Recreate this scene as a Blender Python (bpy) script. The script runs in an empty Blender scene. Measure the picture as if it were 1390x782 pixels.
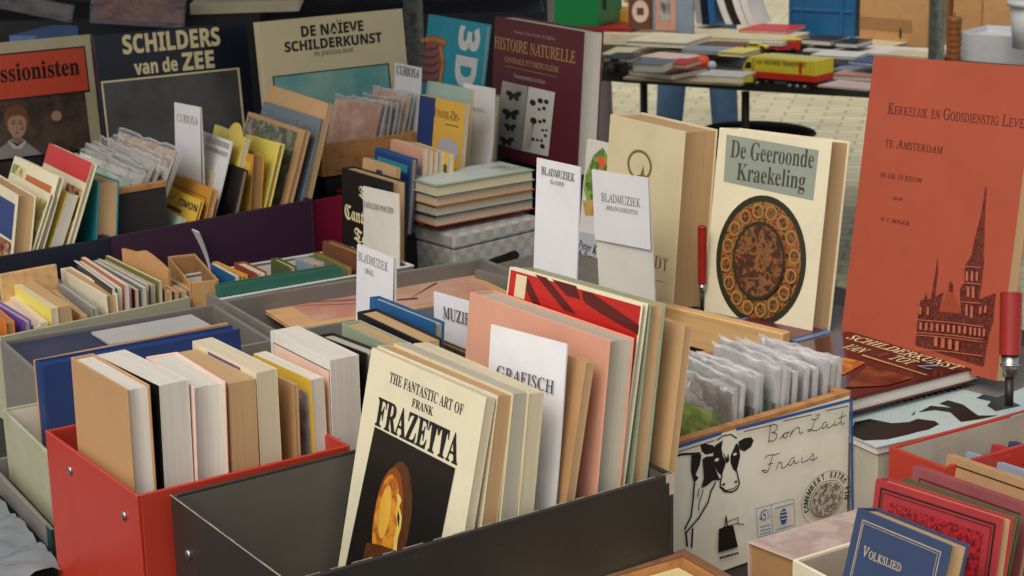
import bpy, bmesh, math, random
from mathutils import Vector, Matrix, Euler
rnd = random.Random(7)
SC = bpy.context.scene
COL = SC.collection
R = math.radians
# ------------------------------------------------------------------ camera, world, light, exposure
cd = bpy.data.cameras.new('camera'); cam = bpy.data.objects.new('camera', cd); COL.objects.link(cam)
p, ro = R(15.0), R(1.5)
F0, R0, U0 = Vector((0, math.cos(p), -math.sin(p))), Vector((1, 0, 0)), Vector((0, math.sin(p), math.cos(p)))
RT, UP = R0*math.cos(ro) - U0*math.sin(ro), R0*math.sin(ro) + U0*math.cos(ro)
mm = Matrix((RT, UP, -F0)).transposed().to_4x4(); mm.translation = (0, 0, 1.75)
cam.matrix_world = mm
cd.sensor_width = 36.0; cd.lens = 2550/1390*36; cd.clip_start = .05; cd.clip_end = 400
cd.dof.use_dof = True; cd.dof.focus_distance = 2.45; cd.dof.aperture_fstop = 15
SC.camera = cam
w = bpy.data.worlds.new("World"); SC.world = w; w.use_nodes = True
nt = w.node_tree; bg = nt.nodes['Background']
sky = nt.nodes.new('ShaderNodeTexSky'); sky.sky_type = 'NISHITA'; sky.sun_disc = False
SUN_EL, SUN_AZ = R(50), R(206)       # azimuth clockwise from +Y: over the viewer's left shoulder
sky.sun_elevation = SUN_EL; sky.sun_rotation = SUN_AZ; sky.dust_density = 4; sky.air_density = 1.0; sky.ozone_density = .6
hs = nt.nodes.new('ShaderNodeHueSaturation'); hs.inputs['Saturation'].default_value = .35     # cloud cover greys the blue
nt.links.new(sky.outputs[0], hs.inputs['Color']); nt.links.new(hs.outputs[0], bg.inputs[0]); bg.inputs[1].default_value = 0.15
sd = bpy.data.lights.new('sun', 'SUN'); sd.energy = 1.35; sd.angle = R(45); sd.color = (1, .93, .84)
sun = bpy.data.objects.new('sun', sd); COL.objects.link(sun)
dv = Vector((math.sin(SUN_AZ)*math.cos(SUN_EL), math.cos(SUN_AZ)*math.cos(SUN_EL), math.sin(SUN_EL)))
sun.rotation_euler = dv.to_track_quat('Z', 'Y').to_euler(); sun.location = dv*20
SC.view_settings.view_transform = 'Standard'; SC.view_settings.look = 'None'
SC.view_settings.exposure = -0.07; SC.view_settings.gamma = 1.0
SC.cycles.transparent_max_bounces = 32; SC.cycles.max_bounces = 8
T0 = .745
G=dict(
red_box=(-0.6042, 2.2839, 0.7456, -0.9804, 0.0023, -0.0006, 0.2923, 0.2832, 0.22),
black_box=(-0.4035, 2.0493, 0.7496, -0.9862, -0.007, 0.0154, 0.2998, 0.5063, 0.215),
cheese_crate=(0.0037, 2.4257, 0.745, -0.9413, -0.0005, 0.0, 0.27, 0.3625, 0.2),
rb_tan=(-0.553, 2.2301, 0.7562, -0.9533, 0.0113, 0.0048, 0.1641, 0.03, 0.3219),
rb_white1=(-0.5278, 2.2488, 0.7564, -0.9145, 0.0214, 0.0026, 0.166, 0.0393, 0.3174),
rb_ragged=(-0.4732, 2.2658, 0.7578, -1.0091, 0.03, 0.0099, 0.1495, 0.0426, 0.3075),
rb_tan2=(-0.4382, 2.2984, 0.757, -0.9832, 0.0184, 0.0084, 0.157, 0.0352, 0.3027),
rb_cream=(-0.4174, 2.331, 0.7566, -0.9509, 0.0044, 0.0085, 0.1725, 0.0288, 0.3093),
rb_small=(-0.3491, 2.3164, 0.7553, -0.9548, 0.0221, 0.0008, 0.1223, 0.006, 0.283),
rb_yellow=(-0.3398, 2.353, 0.7555, -0.9414, -0.0035, 0.0028, 0.1477, 0.0187, 0.2848),
rb_big=(-0.3243, 2.3814, 0.757, -0.9799, 0.0102, 0.0092, 0.1625, 0.0413, 0.3053),
rb_orange=(-0.2944, 2.3355, 0.756, -1.0241, 0.003, 0.009, 0.1079, 0.0146, 0.2023),
fz1=(-0.2349, 2.1248, 0.7601, -0.9512, 0.223, 0.0094, 0.2399, 0.0128, 0.3481),
fz2=(-0.2154, 2.1452, 0.7612, -0.9372, 0.1796, 0.0097, 0.2463, 0.0215, 0.3428),
fz3=(-0.1874, 2.1617, 0.7615, -0.9421, 0.1451, 0.0135, 0.2446, 0.0217, 0.3405),
fz4=(-0.1575, 2.1751, 0.7614, -0.9585, 0.1211, 0.0158, 0.2392, 0.0214, 0.3366),
c_grafisch=(-0.0684, 2.0979, 0.7555, -0.8202, 0.1571, -0.0069, 0.1272, 0.003, 0.382),
bb_tan=(-0.0575, 2.13, 0.7581, -0.9709, 0.1916, 0.005, 0.1462, 0.012, 0.3608),
bb_pink=(-0.091, 2.2593, 0.7627, -0.9264, 0.1184, 0.0118, 0.2731, 0.0379, 0.3749),
bb_red=(-0.0615, 2.2465, 0.7569, -0.9001, 0.1865, -0.0023, 0.2464, 0.0101, 0.4133),
bb_pages=(-0.0376, 2.2611, 0.759, -0.9089, 0.1547, -0.0064, 0.2454, 0.0255, 0.4051),
bb_slab=(0.0152, 2.2849, 0.7569, -0.9232, 0.1569, -0.0022, 0.2357, 0.012, 0.3732),
bl_thin=(-0.2698, 2.3619, 0.7565, -0.9226, 0.0576, -0.0087, 0.1171, 0.025, 0.3007),
bl_green=(-0.2374, 2.4093, 0.7569, -0.9933, 0.0303, 0.0069, 0.1386, 0.0287, 0.3049),
bl_black=(-0.2128, 2.4544, 0.7574, -0.9975, 0.0004, 0.0134, 0.1725, 0.0301, 0.3083),
bl_blue=(-0.2188, 2.4908, 0.7569, -0.9687, 0.0829, 0.0027, 0.1661, 0.0164, 0.3157),
bl_marble=(-0.1355, 2.4721, 0.7568, -0.9775, 0.1047, 0.0021, 0.1346, 0.014, 0.2587),
bl_sage=(-0.1061, 2.469, 0.7556, -0.9668, 0.1046, -0.0046, 0.0958, 0.006, 0.2815),
c_muziek=(-0.1241, 2.4846, 0.7552, -0.8733, 0.0701, -0.0101, 0.11, 0.003, 0.3234),
c_orgel=(-0.2549, 2.781, 0.7561, -0.9865, 0.0699, 0.0077, 0.1119, 0.004, 0.3228),
c_poetry=(-0.292, 3.4415, 0.7552, -0.889, 0.0877, -0.0134, 0.1146, 0.003, 0.2749),
v01=(0.1985, 2.4209, 0.7553, -0.9208, 0.0698, -0.0071, 0.1214, 0.004, 0.2222),
v02=(0.2065, 2.4468, 0.7572, -1.0266, 0.07, 0.0137, 0.1381, 0.004, 0.2267),
v03=(0.2126, 2.4753, 0.7594, -1.0993, 0.0709, 0.0256, 0.1591, 0.004, 0.2323),
v04=(0.2263, 2.4754, 0.7579, -1.0386, 0.0701, 0.0173, 0.1498, 0.004, 0.2337),
v05=(0.244, 2.477, 0.7568, -1.0001, 0.0698, 0.0104, 0.1402, 0.004, 0.2356),
v06=(0.2541, 2.492, 0.758, -1.0457, 0.0702, 0.0184, 0.1469, 0.004, 0.2364),
v07=(0.2649, 2.5149, 0.76, -1.1155, 0.0712, 0.0288, 0.1608, 0.004, 0.2357),
v08=(0.2742, 2.5193, 0.7595, -1.0921, 0.0708, 0.0261, 0.1582, 0.004, 0.2354),
v09=(0.2861, 2.5248, 0.7587, -1.0562, 0.0704, 0.0214, 0.1548, 0.004, 0.2361),
v10=(0.2986, 2.5344, 0.758, -1.0255, 0.0701, 0.0171, 0.1548, 0.004, 0.2365),
v11=(0.3118, 2.5378, 0.7576, -1.0172, 0.07, 0.0153, 0.1496, 0.004, 0.2365),
v12=(0.324, 2.5419, 0.7568, -0.9869, 0.0698, 0.0097, 0.1454, 0.004, 0.2366),
v13=(0.3344, 2.5463, 0.7557, -0.9523, 0.0697, 0.0027, 0.1427, 0.004, 0.2368),
v14=(0.3446, 2.5498, 0.7553, -0.8913, 0.0699, -0.0117, 0.1397, 0.004, 0.2332),
g3_box=(-0.7575, 2.6407, 0.7669, -1.0476, -0.008, 0.0064, 0.2961, 0.3272, 0.1118),
g1_box=(-0.8358, 2.9394, 0.7479, -1.0468, -0.0044, 0.0111, 0.2579, 0.3717, 0.15),
g2_box=(-0.5071, 3.1553, 0.7466, -1.0488, 0.003, 0.0001, 0.25, 0.5225, 0.1501),
g0_box=(-0.9768, 3.1361, 0.745, -0.9008, -0.0004, -0.0, 0.215, 0.3542, 0.15),
g5_box=(-0.6149, 3.3229, 0.7466, -1.0015, 0.0041, -0.0, 0.2, 0.3877, 0.15),
booklet=(-0.4612, 3.2377, 0.8602, -1.0922, 0.0006, -0.0001, 0.235, 0.4217, 0.006),
green_book=(-0.5206, 3.1872, 0.7551, -1.0286, 0.0007, 0.0049, 0.023, 0.2356, 0.1627),
blue_ring=(-0.6967, 2.6161, 0.7564, -1.0097, 0.0043, -0.0, 0.03, 0.3111, 0.2029),
tan_board=(-0.7003, 2.6191, 0.7557, -0.9687, 0.0022, -0.0, 0.004, 0.3131, 0.2033),
navy_album=(-0.8228, 2.933, 0.871, -1.0468, 0, 0, 0.17, 0.3, 0.02),
grey_sheet=(-0.6953, 2.9758, 0.8931, -1.0119, 0.0008, -0.0027, 0.0871, 0.177, 0.003),
s1=(-0.9036, 3.0986, 0.7569, -1.0538, 0.0138, 0.0133, 0.1266, 0.0156, 0.1582),
s2=(-0.9061, 3.1299, 0.7574, -0.9668, 0.0443, 0.0121, 0.1517, 0.0135, 0.1548),
s3=(-0.9012, 3.1838, 0.7598, -1.0316, 0.015, 0.0243, 0.1922, 0.0115, 0.1398),
s4=(-0.9002, 3.2205, 0.7615, -1.0384, -0.0342, 0.0293, 0.2208, 0.0129, 0.1457),
s5=(-0.8942, 3.2121, 0.7603, -0.9849, 0.0239, 0.0237, 0.2091, 0.0123, 0.1663),
s6=(-0.8773, 3.2245, 0.7601, -0.9969, -0.0193, 0.024, 0.2086, 0.0241, 0.1656),
s7=(-0.84, 3.258, 0.7615, -1.0624, 0.0246, 0.0293, 0.2136, 0.0104, 0.1429),
s8=(-0.8183, 3.2658, 0.761, -1.0312, -0.0377, 0.029, 0.205, 0.0113, 0.1534),
s9=(-0.8121, 3.2821, 0.7603, -0.9886, -0.0078, 0.0244, 0.2132, 0.0212, 0.1699),
s10=(-0.7997, 3.2964, 0.7614, -1.0451, 0.037, 0.0274, 0.2117, 0.0068, 0.1788),
s11=(-0.7938, 3.3027, 0.7613, -1.0331, 0.0368, 0.0268, 0.2097, 0.0096, 0.1755),
s12=(-0.7878, 3.3092, 0.7612, -1.0211, 0.0365, 0.0261, 0.2193, 0.0087, 0.1813),
s13=(-0.7818, 3.3158, 0.761, -1.0094, 0.0363, 0.0254, 0.2099, 0.0062, 0.1733),
s14=(-0.7758, 3.3226, 0.7609, -0.9978, 0.0361, 0.0245, 0.2142, 0.0076, 0.167),
s15=(-0.7699, 3.3294, 0.7607, -0.9864, 0.0358, 0.0236, 0.2223, 0.0086, 0.1702),
s16=(-0.7638, 3.3363, 0.7605, -0.9753, 0.0357, 0.0227, 0.2134, 0.0061, 0.1712),
s17=(-0.7578, 3.3434, 0.7603, -0.9643, 0.0355, 0.0216, 0.2134, 0.0086, 0.1671),
s18=(-0.7518, 3.3505, 0.7601, -0.9536, 0.0353, 0.0205, 0.2236, 0.0069, 0.174),
s19=(-0.7121, 3.3413, 0.7608, -1.0297, 0.0367, 0.0273, 0.1983, 0.01, 0.1549),
s20=(-0.6993, 3.3451, 0.7605, -1.0222, 0.0365, 0.0262, 0.1931, 0.01, 0.1519),
s21=(-0.6865, 3.349, 0.7601, -1.0142, 0.0363, 0.0249, 0.188, 0.01, 0.1494),
s22=(-0.6736, 3.3531, 0.7597, -1.0056, 0.0361, 0.0235, 0.183, 0.01, 0.1492),
g0_part=(-0.8949, 3.1756, 0.7553, -0.91, 0.0004, -0.0003, 0.008, 0.1063, 0.1933),
kraft1=(-0.7049, 3.3133, 0.755, -0.7704, 0.0, -0.0065, 0.1378, 0.005, 0.2001),
kraft2=(-0.6387, 3.3897, 0.7583, -1.2097, 0.0009, 0.0151, 0.2013, 0.0518, 0.1625),
c_tilt=(-0.6237, 3.5609, 0.8473, -0.8003, -0.336, 0.1517, 0.0607, 0.003, 0.1107),
canter=(-0.3343, 3.547, 0.7579, -0.9512, 0.05, 0.0072, 0.1827, 0.0308, 0.2891),
woven=(-0.2089, 3.6266, 0.838, -0.854, -0.0089, 0.0204, 0.1495, 0.2202, 0.0843),
stack0=(-0.2119, 3.6135, 0.9305, -0.9315, 0.0019, -0.0021, 0.1149, 0.241, 0.021),
stack1=(-0.2108, 3.6088, 0.9521, -0.938, 0.0024, -0.0013, 0.1158, 0.2389, 0.021),
stack2=(-0.2097, 3.6036, 0.9737, -0.9447, 0.003, -0.0004, 0.1167, 0.2369, 0.021),
stack3=(-0.2086, 3.5974, 0.9954, -0.9514, 0.0035, 0.0005, 0.1176, 0.2348, 0.021),
brown_mid=(-0.3637, 3.4499, 0.7572, -0.9628, 0.0529, 0.0083, 0.1265, 0.0214, 0.169),
olive_mid=(-0.381, 3.4516, 0.7582, -1.0268, 0.0493, 0.0192, 0.1374, 0.0119, 0.1467),
g5_blue=(-0.5549, 3.3063, 0.7573, -1.0272, 0.0533, 0.0156, 0.1087, 0.01, 0.1673),
g5_ochre=(-0.5542, 3.3215, 0.757, -0.9684, 0.0558, 0.0109, 0.1211, 0.0113, 0.1665),
g5_rust=(-0.5094, 3.3163, 0.7566, -1.0099, 0.0285, 0.0096, 0.0925, 0.0221, 0.1662),
g5_dark=(-0.4482, 3.3368, 0.7566, -1.0239, 0.05, 0.0091, 0.0768, 0.016, 0.1672),
g5_slate=(-0.3987, 3.3552, 0.7553, -0.9538, 0.0094, -0.0011, 0.0656, 0.0245, 0.1638),
navy_box=(-1.1067, 3.4472, 0.7455, -0.9256, 0.0022, 0.0, 0.27, 0.2524, 0.215),
purple_box=(-0.927, 3.6117, 0.745, -0.8831, -0.0006, 0.0, 0.29, 0.4534, 0.215),
n1=(-1.0337, 3.4682, 0.8315, -1.0087, 0.1773, 0.0257, 0.2137, 0.0348, 0.2391),
n2=(-1.038, 3.4833, 0.8284, -1.0004, 0.4002, 0.0228, 0.2283, 0.0092, 0.2508),
n3=(-1.0325, 3.4902, 0.8287, -0.9776, 0.3766, 0.019, 0.2302, 0.0126, 0.2793),
n4=(-0.977, 3.4392, 0.8303, -0.952, 0.4141, 0.0099, 0.1557, 0.0219, 0.2416),
n5=(-0.9808, 3.5248, 0.8286, -0.9931, 0.3801, 0.0205, 0.2269, 0.0114, 0.2969),
n6=(-0.8573, 3.4935, 0.8258, -0.9418, 0.1191, 0.0056, 0.127, 0.0427, 0.2383),
p1=(-0.7827, 3.651, 0.8258, -1.0, 0.4233, 0.0192, 0.19, 0.006, 0.1533),
p2=(-0.7556, 3.6597, 0.8256, -0.9803, 0.3752, 0.0151, 0.1894, 0.0083, 0.1826),
p3=(-0.7356, 3.6973, 0.8278, -0.9887, 0.2955, 0.0184, 0.206, 0.0145, 0.1951),
p4=(-0.7561, 3.7873, 0.8259, -0.9641, 0.3164, 0.0148, 0.2081, 0.01, 0.2124),
c_kinder=(-0.7003, 3.6989, 0.8235, -0.9898, 0.3488, 0.0187, 0.1395, 0.003, 0.2846),
p_black=(-0.6522, 3.6963, 0.8261, -1.0146, 0.2818, 0.0196, 0.1525, 0.012, 0.2247),
p_yel2=(-0.5864, 3.6906, 0.8238, -0.9587, 0.1297, 0.0036, 0.1051, 0.0268, 0.2413),
p_lobe=(-0.6713, 3.7484, 0.8279, -1.0405, 0.2985, 0.0286, 0.1607, 0.012, 0.282),
p_yel3=(-0.6005, 3.7217, 0.8245, -0.9426, 0.321, 0.0022, 0.138, 0.0133, 0.2671),
p_green=(-0.6222, 3.8526, 0.8296, -0.9819, 0.3241, 0.0217, 0.2542, 0.0139, 0.2883),
p_cats=(-0.5945, 3.8735, 0.8275, -0.9768, 0.3154, 0.0211, 0.2526, 0.008, 0.3077),
p_tan=(-0.5883, 3.9006, 0.8303, -0.9945, 0.2932, 0.0275, 0.2703, 0.011, 0.3359),
cs00=(-0.9561, 3.7214, 0.8598, -0.9971, 0.4395, 0.0286, 0.3188, 0.004, 0.2114),
cs01=(-0.9489, 3.7232, 0.8596, -0.9931, 0.4389, 0.0279, 0.3154, 0.004, 0.2171),
cs02=(-0.9416, 3.725, 0.8593, -0.989, 0.4383, 0.0272, 0.312, 0.004, 0.2227),
cs03=(-0.9343, 3.7268, 0.859, -0.9847, 0.4377, 0.0265, 0.3087, 0.004, 0.2284),
cs04=(-0.927, 3.7287, 0.8587, -0.9803, 0.4372, 0.0257, 0.3053, 0.004, 0.234),
cs05=(-0.9197, 3.7306, 0.8585, -0.9758, 0.4367, 0.0249, 0.302, 0.004, 0.2397),
cs06=(-0.9123, 3.7326, 0.8581, -0.9712, 0.4362, 0.0239, 0.2987, 0.004, 0.2453),
cs07=(-0.9049, 3.7346, 0.8578, -0.9664, 0.4357, 0.023, 0.2955, 0.004, 0.251),
cs08=(-0.8975, 3.7366, 0.8575, -0.9614, 0.4353, 0.0219, 0.2922, 0.004, 0.2567),
cs09=(-0.8901, 3.7387, 0.8571, -0.9564, 0.4349, 0.0208, 0.2891, 0.004, 0.2624),
cs10=(-0.8826, 3.7409, 0.8568, -0.9512, 0.4345, 0.0196, 0.2859, 0.004, 0.268),
c_cur1=(-0.6792, 3.7091, 0.8202, -0.93, 0.0697, -0.025, 0.1102, 0.003, 0.3342),
comic_crate=(-0.9103, 3.6475, 0.825, -0.89, -0.0015, 0.0, 0.26, 0.1175, 0.1999),
wood_crate=(-0.5249, 4.0533, 0.9663, -0.9703, 0.0058, 0.0, 0.24, 0.2344, 0.0697),
wc1=(-0.4155, 4.1086, 0.9711, -0.8724, 0.3552, -0.011, 0.1949, 0.004, 0.1342),
wc2=(-0.379, 4.0956, 0.9707, -0.8509, 0.2847, -0.028, 0.164, 0.004, 0.1247),
wc3=(-0.3641, 4.103, 0.9708, -0.8742, 0.2845, -0.0188, 0.1612, 0.004, 0.1318),
wc4=(-0.3494, 4.1107, 0.9708, -0.8997, 0.2841, -0.0097, 0.1587, 0.004, 0.1389),
wc5=(-0.3347, 4.1188, 0.9709, -0.9276, 0.2837, -0.0008, 0.1568, 0.004, 0.146),
wc6=(-0.3198, 4.128, 0.972, -0.9594, 0.2834, 0.0071, 0.1558, 0.004, 0.152),
c_cur2=(-0.2679, 4.1045, 0.9703, -0.977, 0.141, -0.001, 0.1094, 0.003, 0.1978),
magenta_box=(-0.5296, 3.9241, 0.8445, -0.8976, -0.0005, -0.0051, 0.2, 0.1031, 0.0926),
teal_box=(-0.2809, 3.669, 0.9103, -0.9629, 0.1111, 0.0276, 0.1388, 0.0138, 0.1524),
tan_small=(-0.2999, 3.6298, 0.9087, -0.9649, 0.1064, 0.0208, 0.1245, 0.01, 0.1415),
yellow_box=(-0.2046, 3.7372, 0.9094, -1.0024, 0.0634, 0.0245, 0.1402, 0.016, 0.1479),
winnie=(-0.2032, 3.9151, 0.9475, -0.9352, 0.134, 0.0064, 0.1658, 0.0119, 0.1787),
mint=(-0.1932, 4.037, 0.9465, -0.9722, 0.14, -0.0086, 0.1746, 0.012, 0.1895),
c_white=(-0.1107, 3.9325, 0.9453, -0.944, 0.1227, -0.0061, 0.1125, 0.003, 0.1996),
pale_spine=(-0.103, 4.08, 0.9475, -1.0118, 0.106, 0.0086, 0.1172, 0.016, 0.1627),
impress=(-1.2518, 4.1928, 0.9484, 0.6312, 0.1055, 0.0107, 0.362, 0.02, 0.2645),
schild=(-0.8768, 4.0494, 0.9505, 0.6135, 0.1055, 0.0139, 0.3697, 0.02, 0.3005),
naieve=(-0.5278, 4.1268, 0.949, 0.6307, 0.1055, 0.0092, 0.3803, 0.02, 0.3108),
anatomy=(-0.2213, 4.5126, 0.9487, -0.9851, 0.1612, 0.0077, 0.2588, 0.0114, 0.2769),
histoire=(-0.0422, 4.1405, 0.9537, -0.9629, 0.0706, 0.0159, 0.3238, 0.0524, 0.3052),
c_klas=(0.0055, 2.5826, 0.7554, -0.9145, 0.0872, 0.0004, 0.0952, 0.003, 0.487),
c_arr=(0.1455, 2.9901, 0.7555, -0.8167, -0.0269, -0.0147, 0.1245, 0.003, 0.3896),
peter=(0.1208, 3.4852, 0.8363, -1.0488, 0.1374, -0.0153, 0.1568, 0.012, 0.265),
cream_big=(0.1532, 3.1781, 0.8949, -0.9476, 0.0759, 0.0244, 0.1942, 0.0728, 0.3061),
kraek=(0.3162, 3.0155, 0.8935, -0.7489, 0.1586, -0.0021, 0.2173, 0.0542, 0.3067),
kerk=(0.5173, 2.8448, 0.8881, -1.031, 0.1762, -0.0564, 0.332, 0.0199, 0.4491),
plank=(0.1324, 3.1032, 0.855, -0.8225, -0.0, -0.0025, 0.4195, 0.02, 0.06),
flat_red=(0.3532, 2.9377, 0.8858, -0.9343, 0.0003, 0.0051, 0.1511, 0.0802, 0.012),
atoz=(0.3146, 2.6954, 0.8867, -0.9931, 0.0066, -0.0226, 0.2676, 0.2631, 0.0209),
spiral=(0.4167, 2.4883, 0.8704, -1.0784, 0.0032, -0.0, 0.1373, 0.3504, 0.012),
br1=(0.4968, 2.3613, 0.7457, -1.0054, 0.003, -0.0068, 0.102, 0.2581, 0.1392),
br2=(0.3089, 1.9802, 0.7467, -1.0178, -0.0056, 0.0202, 0.0933, 0.0945, 0.1467),
volks=(0.319, 1.8676, 0.7661, -0.9167, 0.2536, 0.0257, 0.1284, 0.0318, 0.2269),
ornate=(0.381, 1.9724, 0.7682, -0.9131, 0.1752, -0.024, 0.1758, 0.0203, 0.2145),
br_green=(0.4265, 2.0803, 0.768, -0.9321, 0.2549, -0.0161, 0.1675, 0.0128, 0.174),
rose=(0.4541, 2.1262, 0.7675, -0.945, 0.2052, -0.0051, 0.1775, 0.0137, 0.1741),
br_tan=(0.5415, 2.2892, 0.7671, -0.9881, 0.1977, -0.0189, 0.1639, 0.0137, 0.1283),
br_blue=(0.5879, 2.3606, 0.766, -0.9995, 0.2021, -0.0343, 0.161, 0.0092, 0.1059),
br_red=(0.6318, 2.3931, 0.7666, -1.0332, 0.1873, -0.038, 0.1599, 0.0135, 0.1032),
br_navy=(0.6599, 2.4118, 0.7665, -1.0569, 0.1856, -0.0386, 0.1593, 0.0134, 0.1003),
map_vol=(0.2703, 2.0423, 0.747, -0.9774, 0.014, -0.0528, 0.0873, 0.1803, 0.139),
tray=(-0.0058, 1.9696, 0.7606, -1.0231, -0.008, 0.0232, 0.141, 0.2388, 0.0989),
far_table=(0.0344, 6.9447, 0.71, -0.5436, 0, 0, 1.7528, 0.95, 0.03),
blue_crate=(1.1261, 7.478, 0.746, -0.59, 0, 0, 0.2832, 0.32, 0.26),
kraft_far=(1.3742, 7.2962, 0.746, -0.7707, 0, 0, 0.3029, 0.3, 0.3),
kraft_far2=(1.7007, 7.147, 0.746, -0.7144, 0, 0, 0.2423, 0.3, 0.36),
white_bin=(1.6223, 6.765, 0.746, -0.6949, 0, 0, 0.2938, 0.25, 0.1),
clear_tub=(1.7156, 6.4833, 0.85, -0.6808, 0, 0, 0.1602, 0.14, 0.16),
green_crate=(0.1969, 7.5835, 0.81, -0.452, 0, 0, 0.1932, 0.25, 0.14),
yellow_box_far=(0.391, 7.7213, 0.8, -0.2114, 0, 0, 0.1158, 0.12, 0.05),
red_folder=(0.2954, 7.5337, 0.79, -0.409, 0, 0, 0.2219, 0.18, 0.018),
oval_book=(0.4885, 7.4608, 0.8, -0.3198, 0, 0, 0.099, 0.02, 0.13),
pink_book=(0.5798, 7.3957, 0.8, -0.6931, 0, 0, 0.1879, 0.015, 0.14),
camera_far=(0.3412, 6.6812, 0.744, -0.5811, 0, 0, 0.0877, 0.07, 0.045),
dark_book=(0.4254, 6.5605, 0.752, -0.7885, 0, 0, 0.2021, 0.2, 0.022),
flat1=(0.4083, 6.5372, 0.743, -0.5101, 0, 0, 0.4394, 0.2, 0.008),
pile1=(0.3438, 6.8324, 0.743, -0.3633, 0, 0, 0.0983, 0.2, 0.05),
pile2=(0.4559, 7.0995, 0.785, -0.5272, 0, 0, 0.2445, 0.25, 0.02),
pile3=(0.5913, 7.0549, 0.743, -0.537, 0, 0, 0.3305, 0.25, 0.03),
pile4=(0.7037, 7.21, 0.775, -0.5075, 0, 0, 0.398, 0.25, 0.025),
pile5=(0.7464, 6.9479, 0.743, -0.5606, 0, 0, 0.3017, 0.2, 0.015),
pile6=(1.1198, 6.4143, 0.743, -0.5477, 0, 0, 0.2631, 0.2, 0.02),
pile7=(1.1255, 7.2816, 0.743, -0.7339, 0, 0, 0.3923, 0.22, 0.02),
red_thin=(0.9051, 7.2833, 0.8, -0.5365, 0, 0, 0.1985, 0.2, 0.012),
toy_crane=(0.9749, 7.0198, 0.76, -0.1886, 0, 0, 0.1256, 0.05, 0.035),
toy_car=(0.8742, 7.0102, 0.775, -0.3775, 0, 0, 0.1068, 0.04, 0.02),
candy=(0.6665, 6.6949, 0.744, -0.6683, 0, 0, 0.0743, 0.06, 0.05),
curl1=(0.751, 7.5137, 0.81, -0.4881, 0, 0, 0.085, 0.15, 0.2),
curl2=(0.8286, 7.4971, 0.81, -0.5607, 0, 0, 0.1349, 0.15, 0.2),
truck=(0.8377, 6.3305, 0.7701, -0.7282, 0.0008, -0.0108, 0.2462, 0.1102, 0.0707))
PT={'pole_mid': [-0.243, 5.009, 1.127], 'pole_right': [1.195, 5.2, 1.066], 'candle': [1.603, 6.707, 0.76], 'handle1': [0.316, 3.013, 0.942], 'handle2': [0.676, 2.445, 0.982], 'handle2t': [0.68, 2.467, 1.065], 'legL': [0.599, 6.99, 0.58], 'legR': [0.835, 6.952, 0.58], 'legG': [0.345, 6.343, 0.694], 'tleg': [0.821, 6.413, 0.7]}
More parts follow.
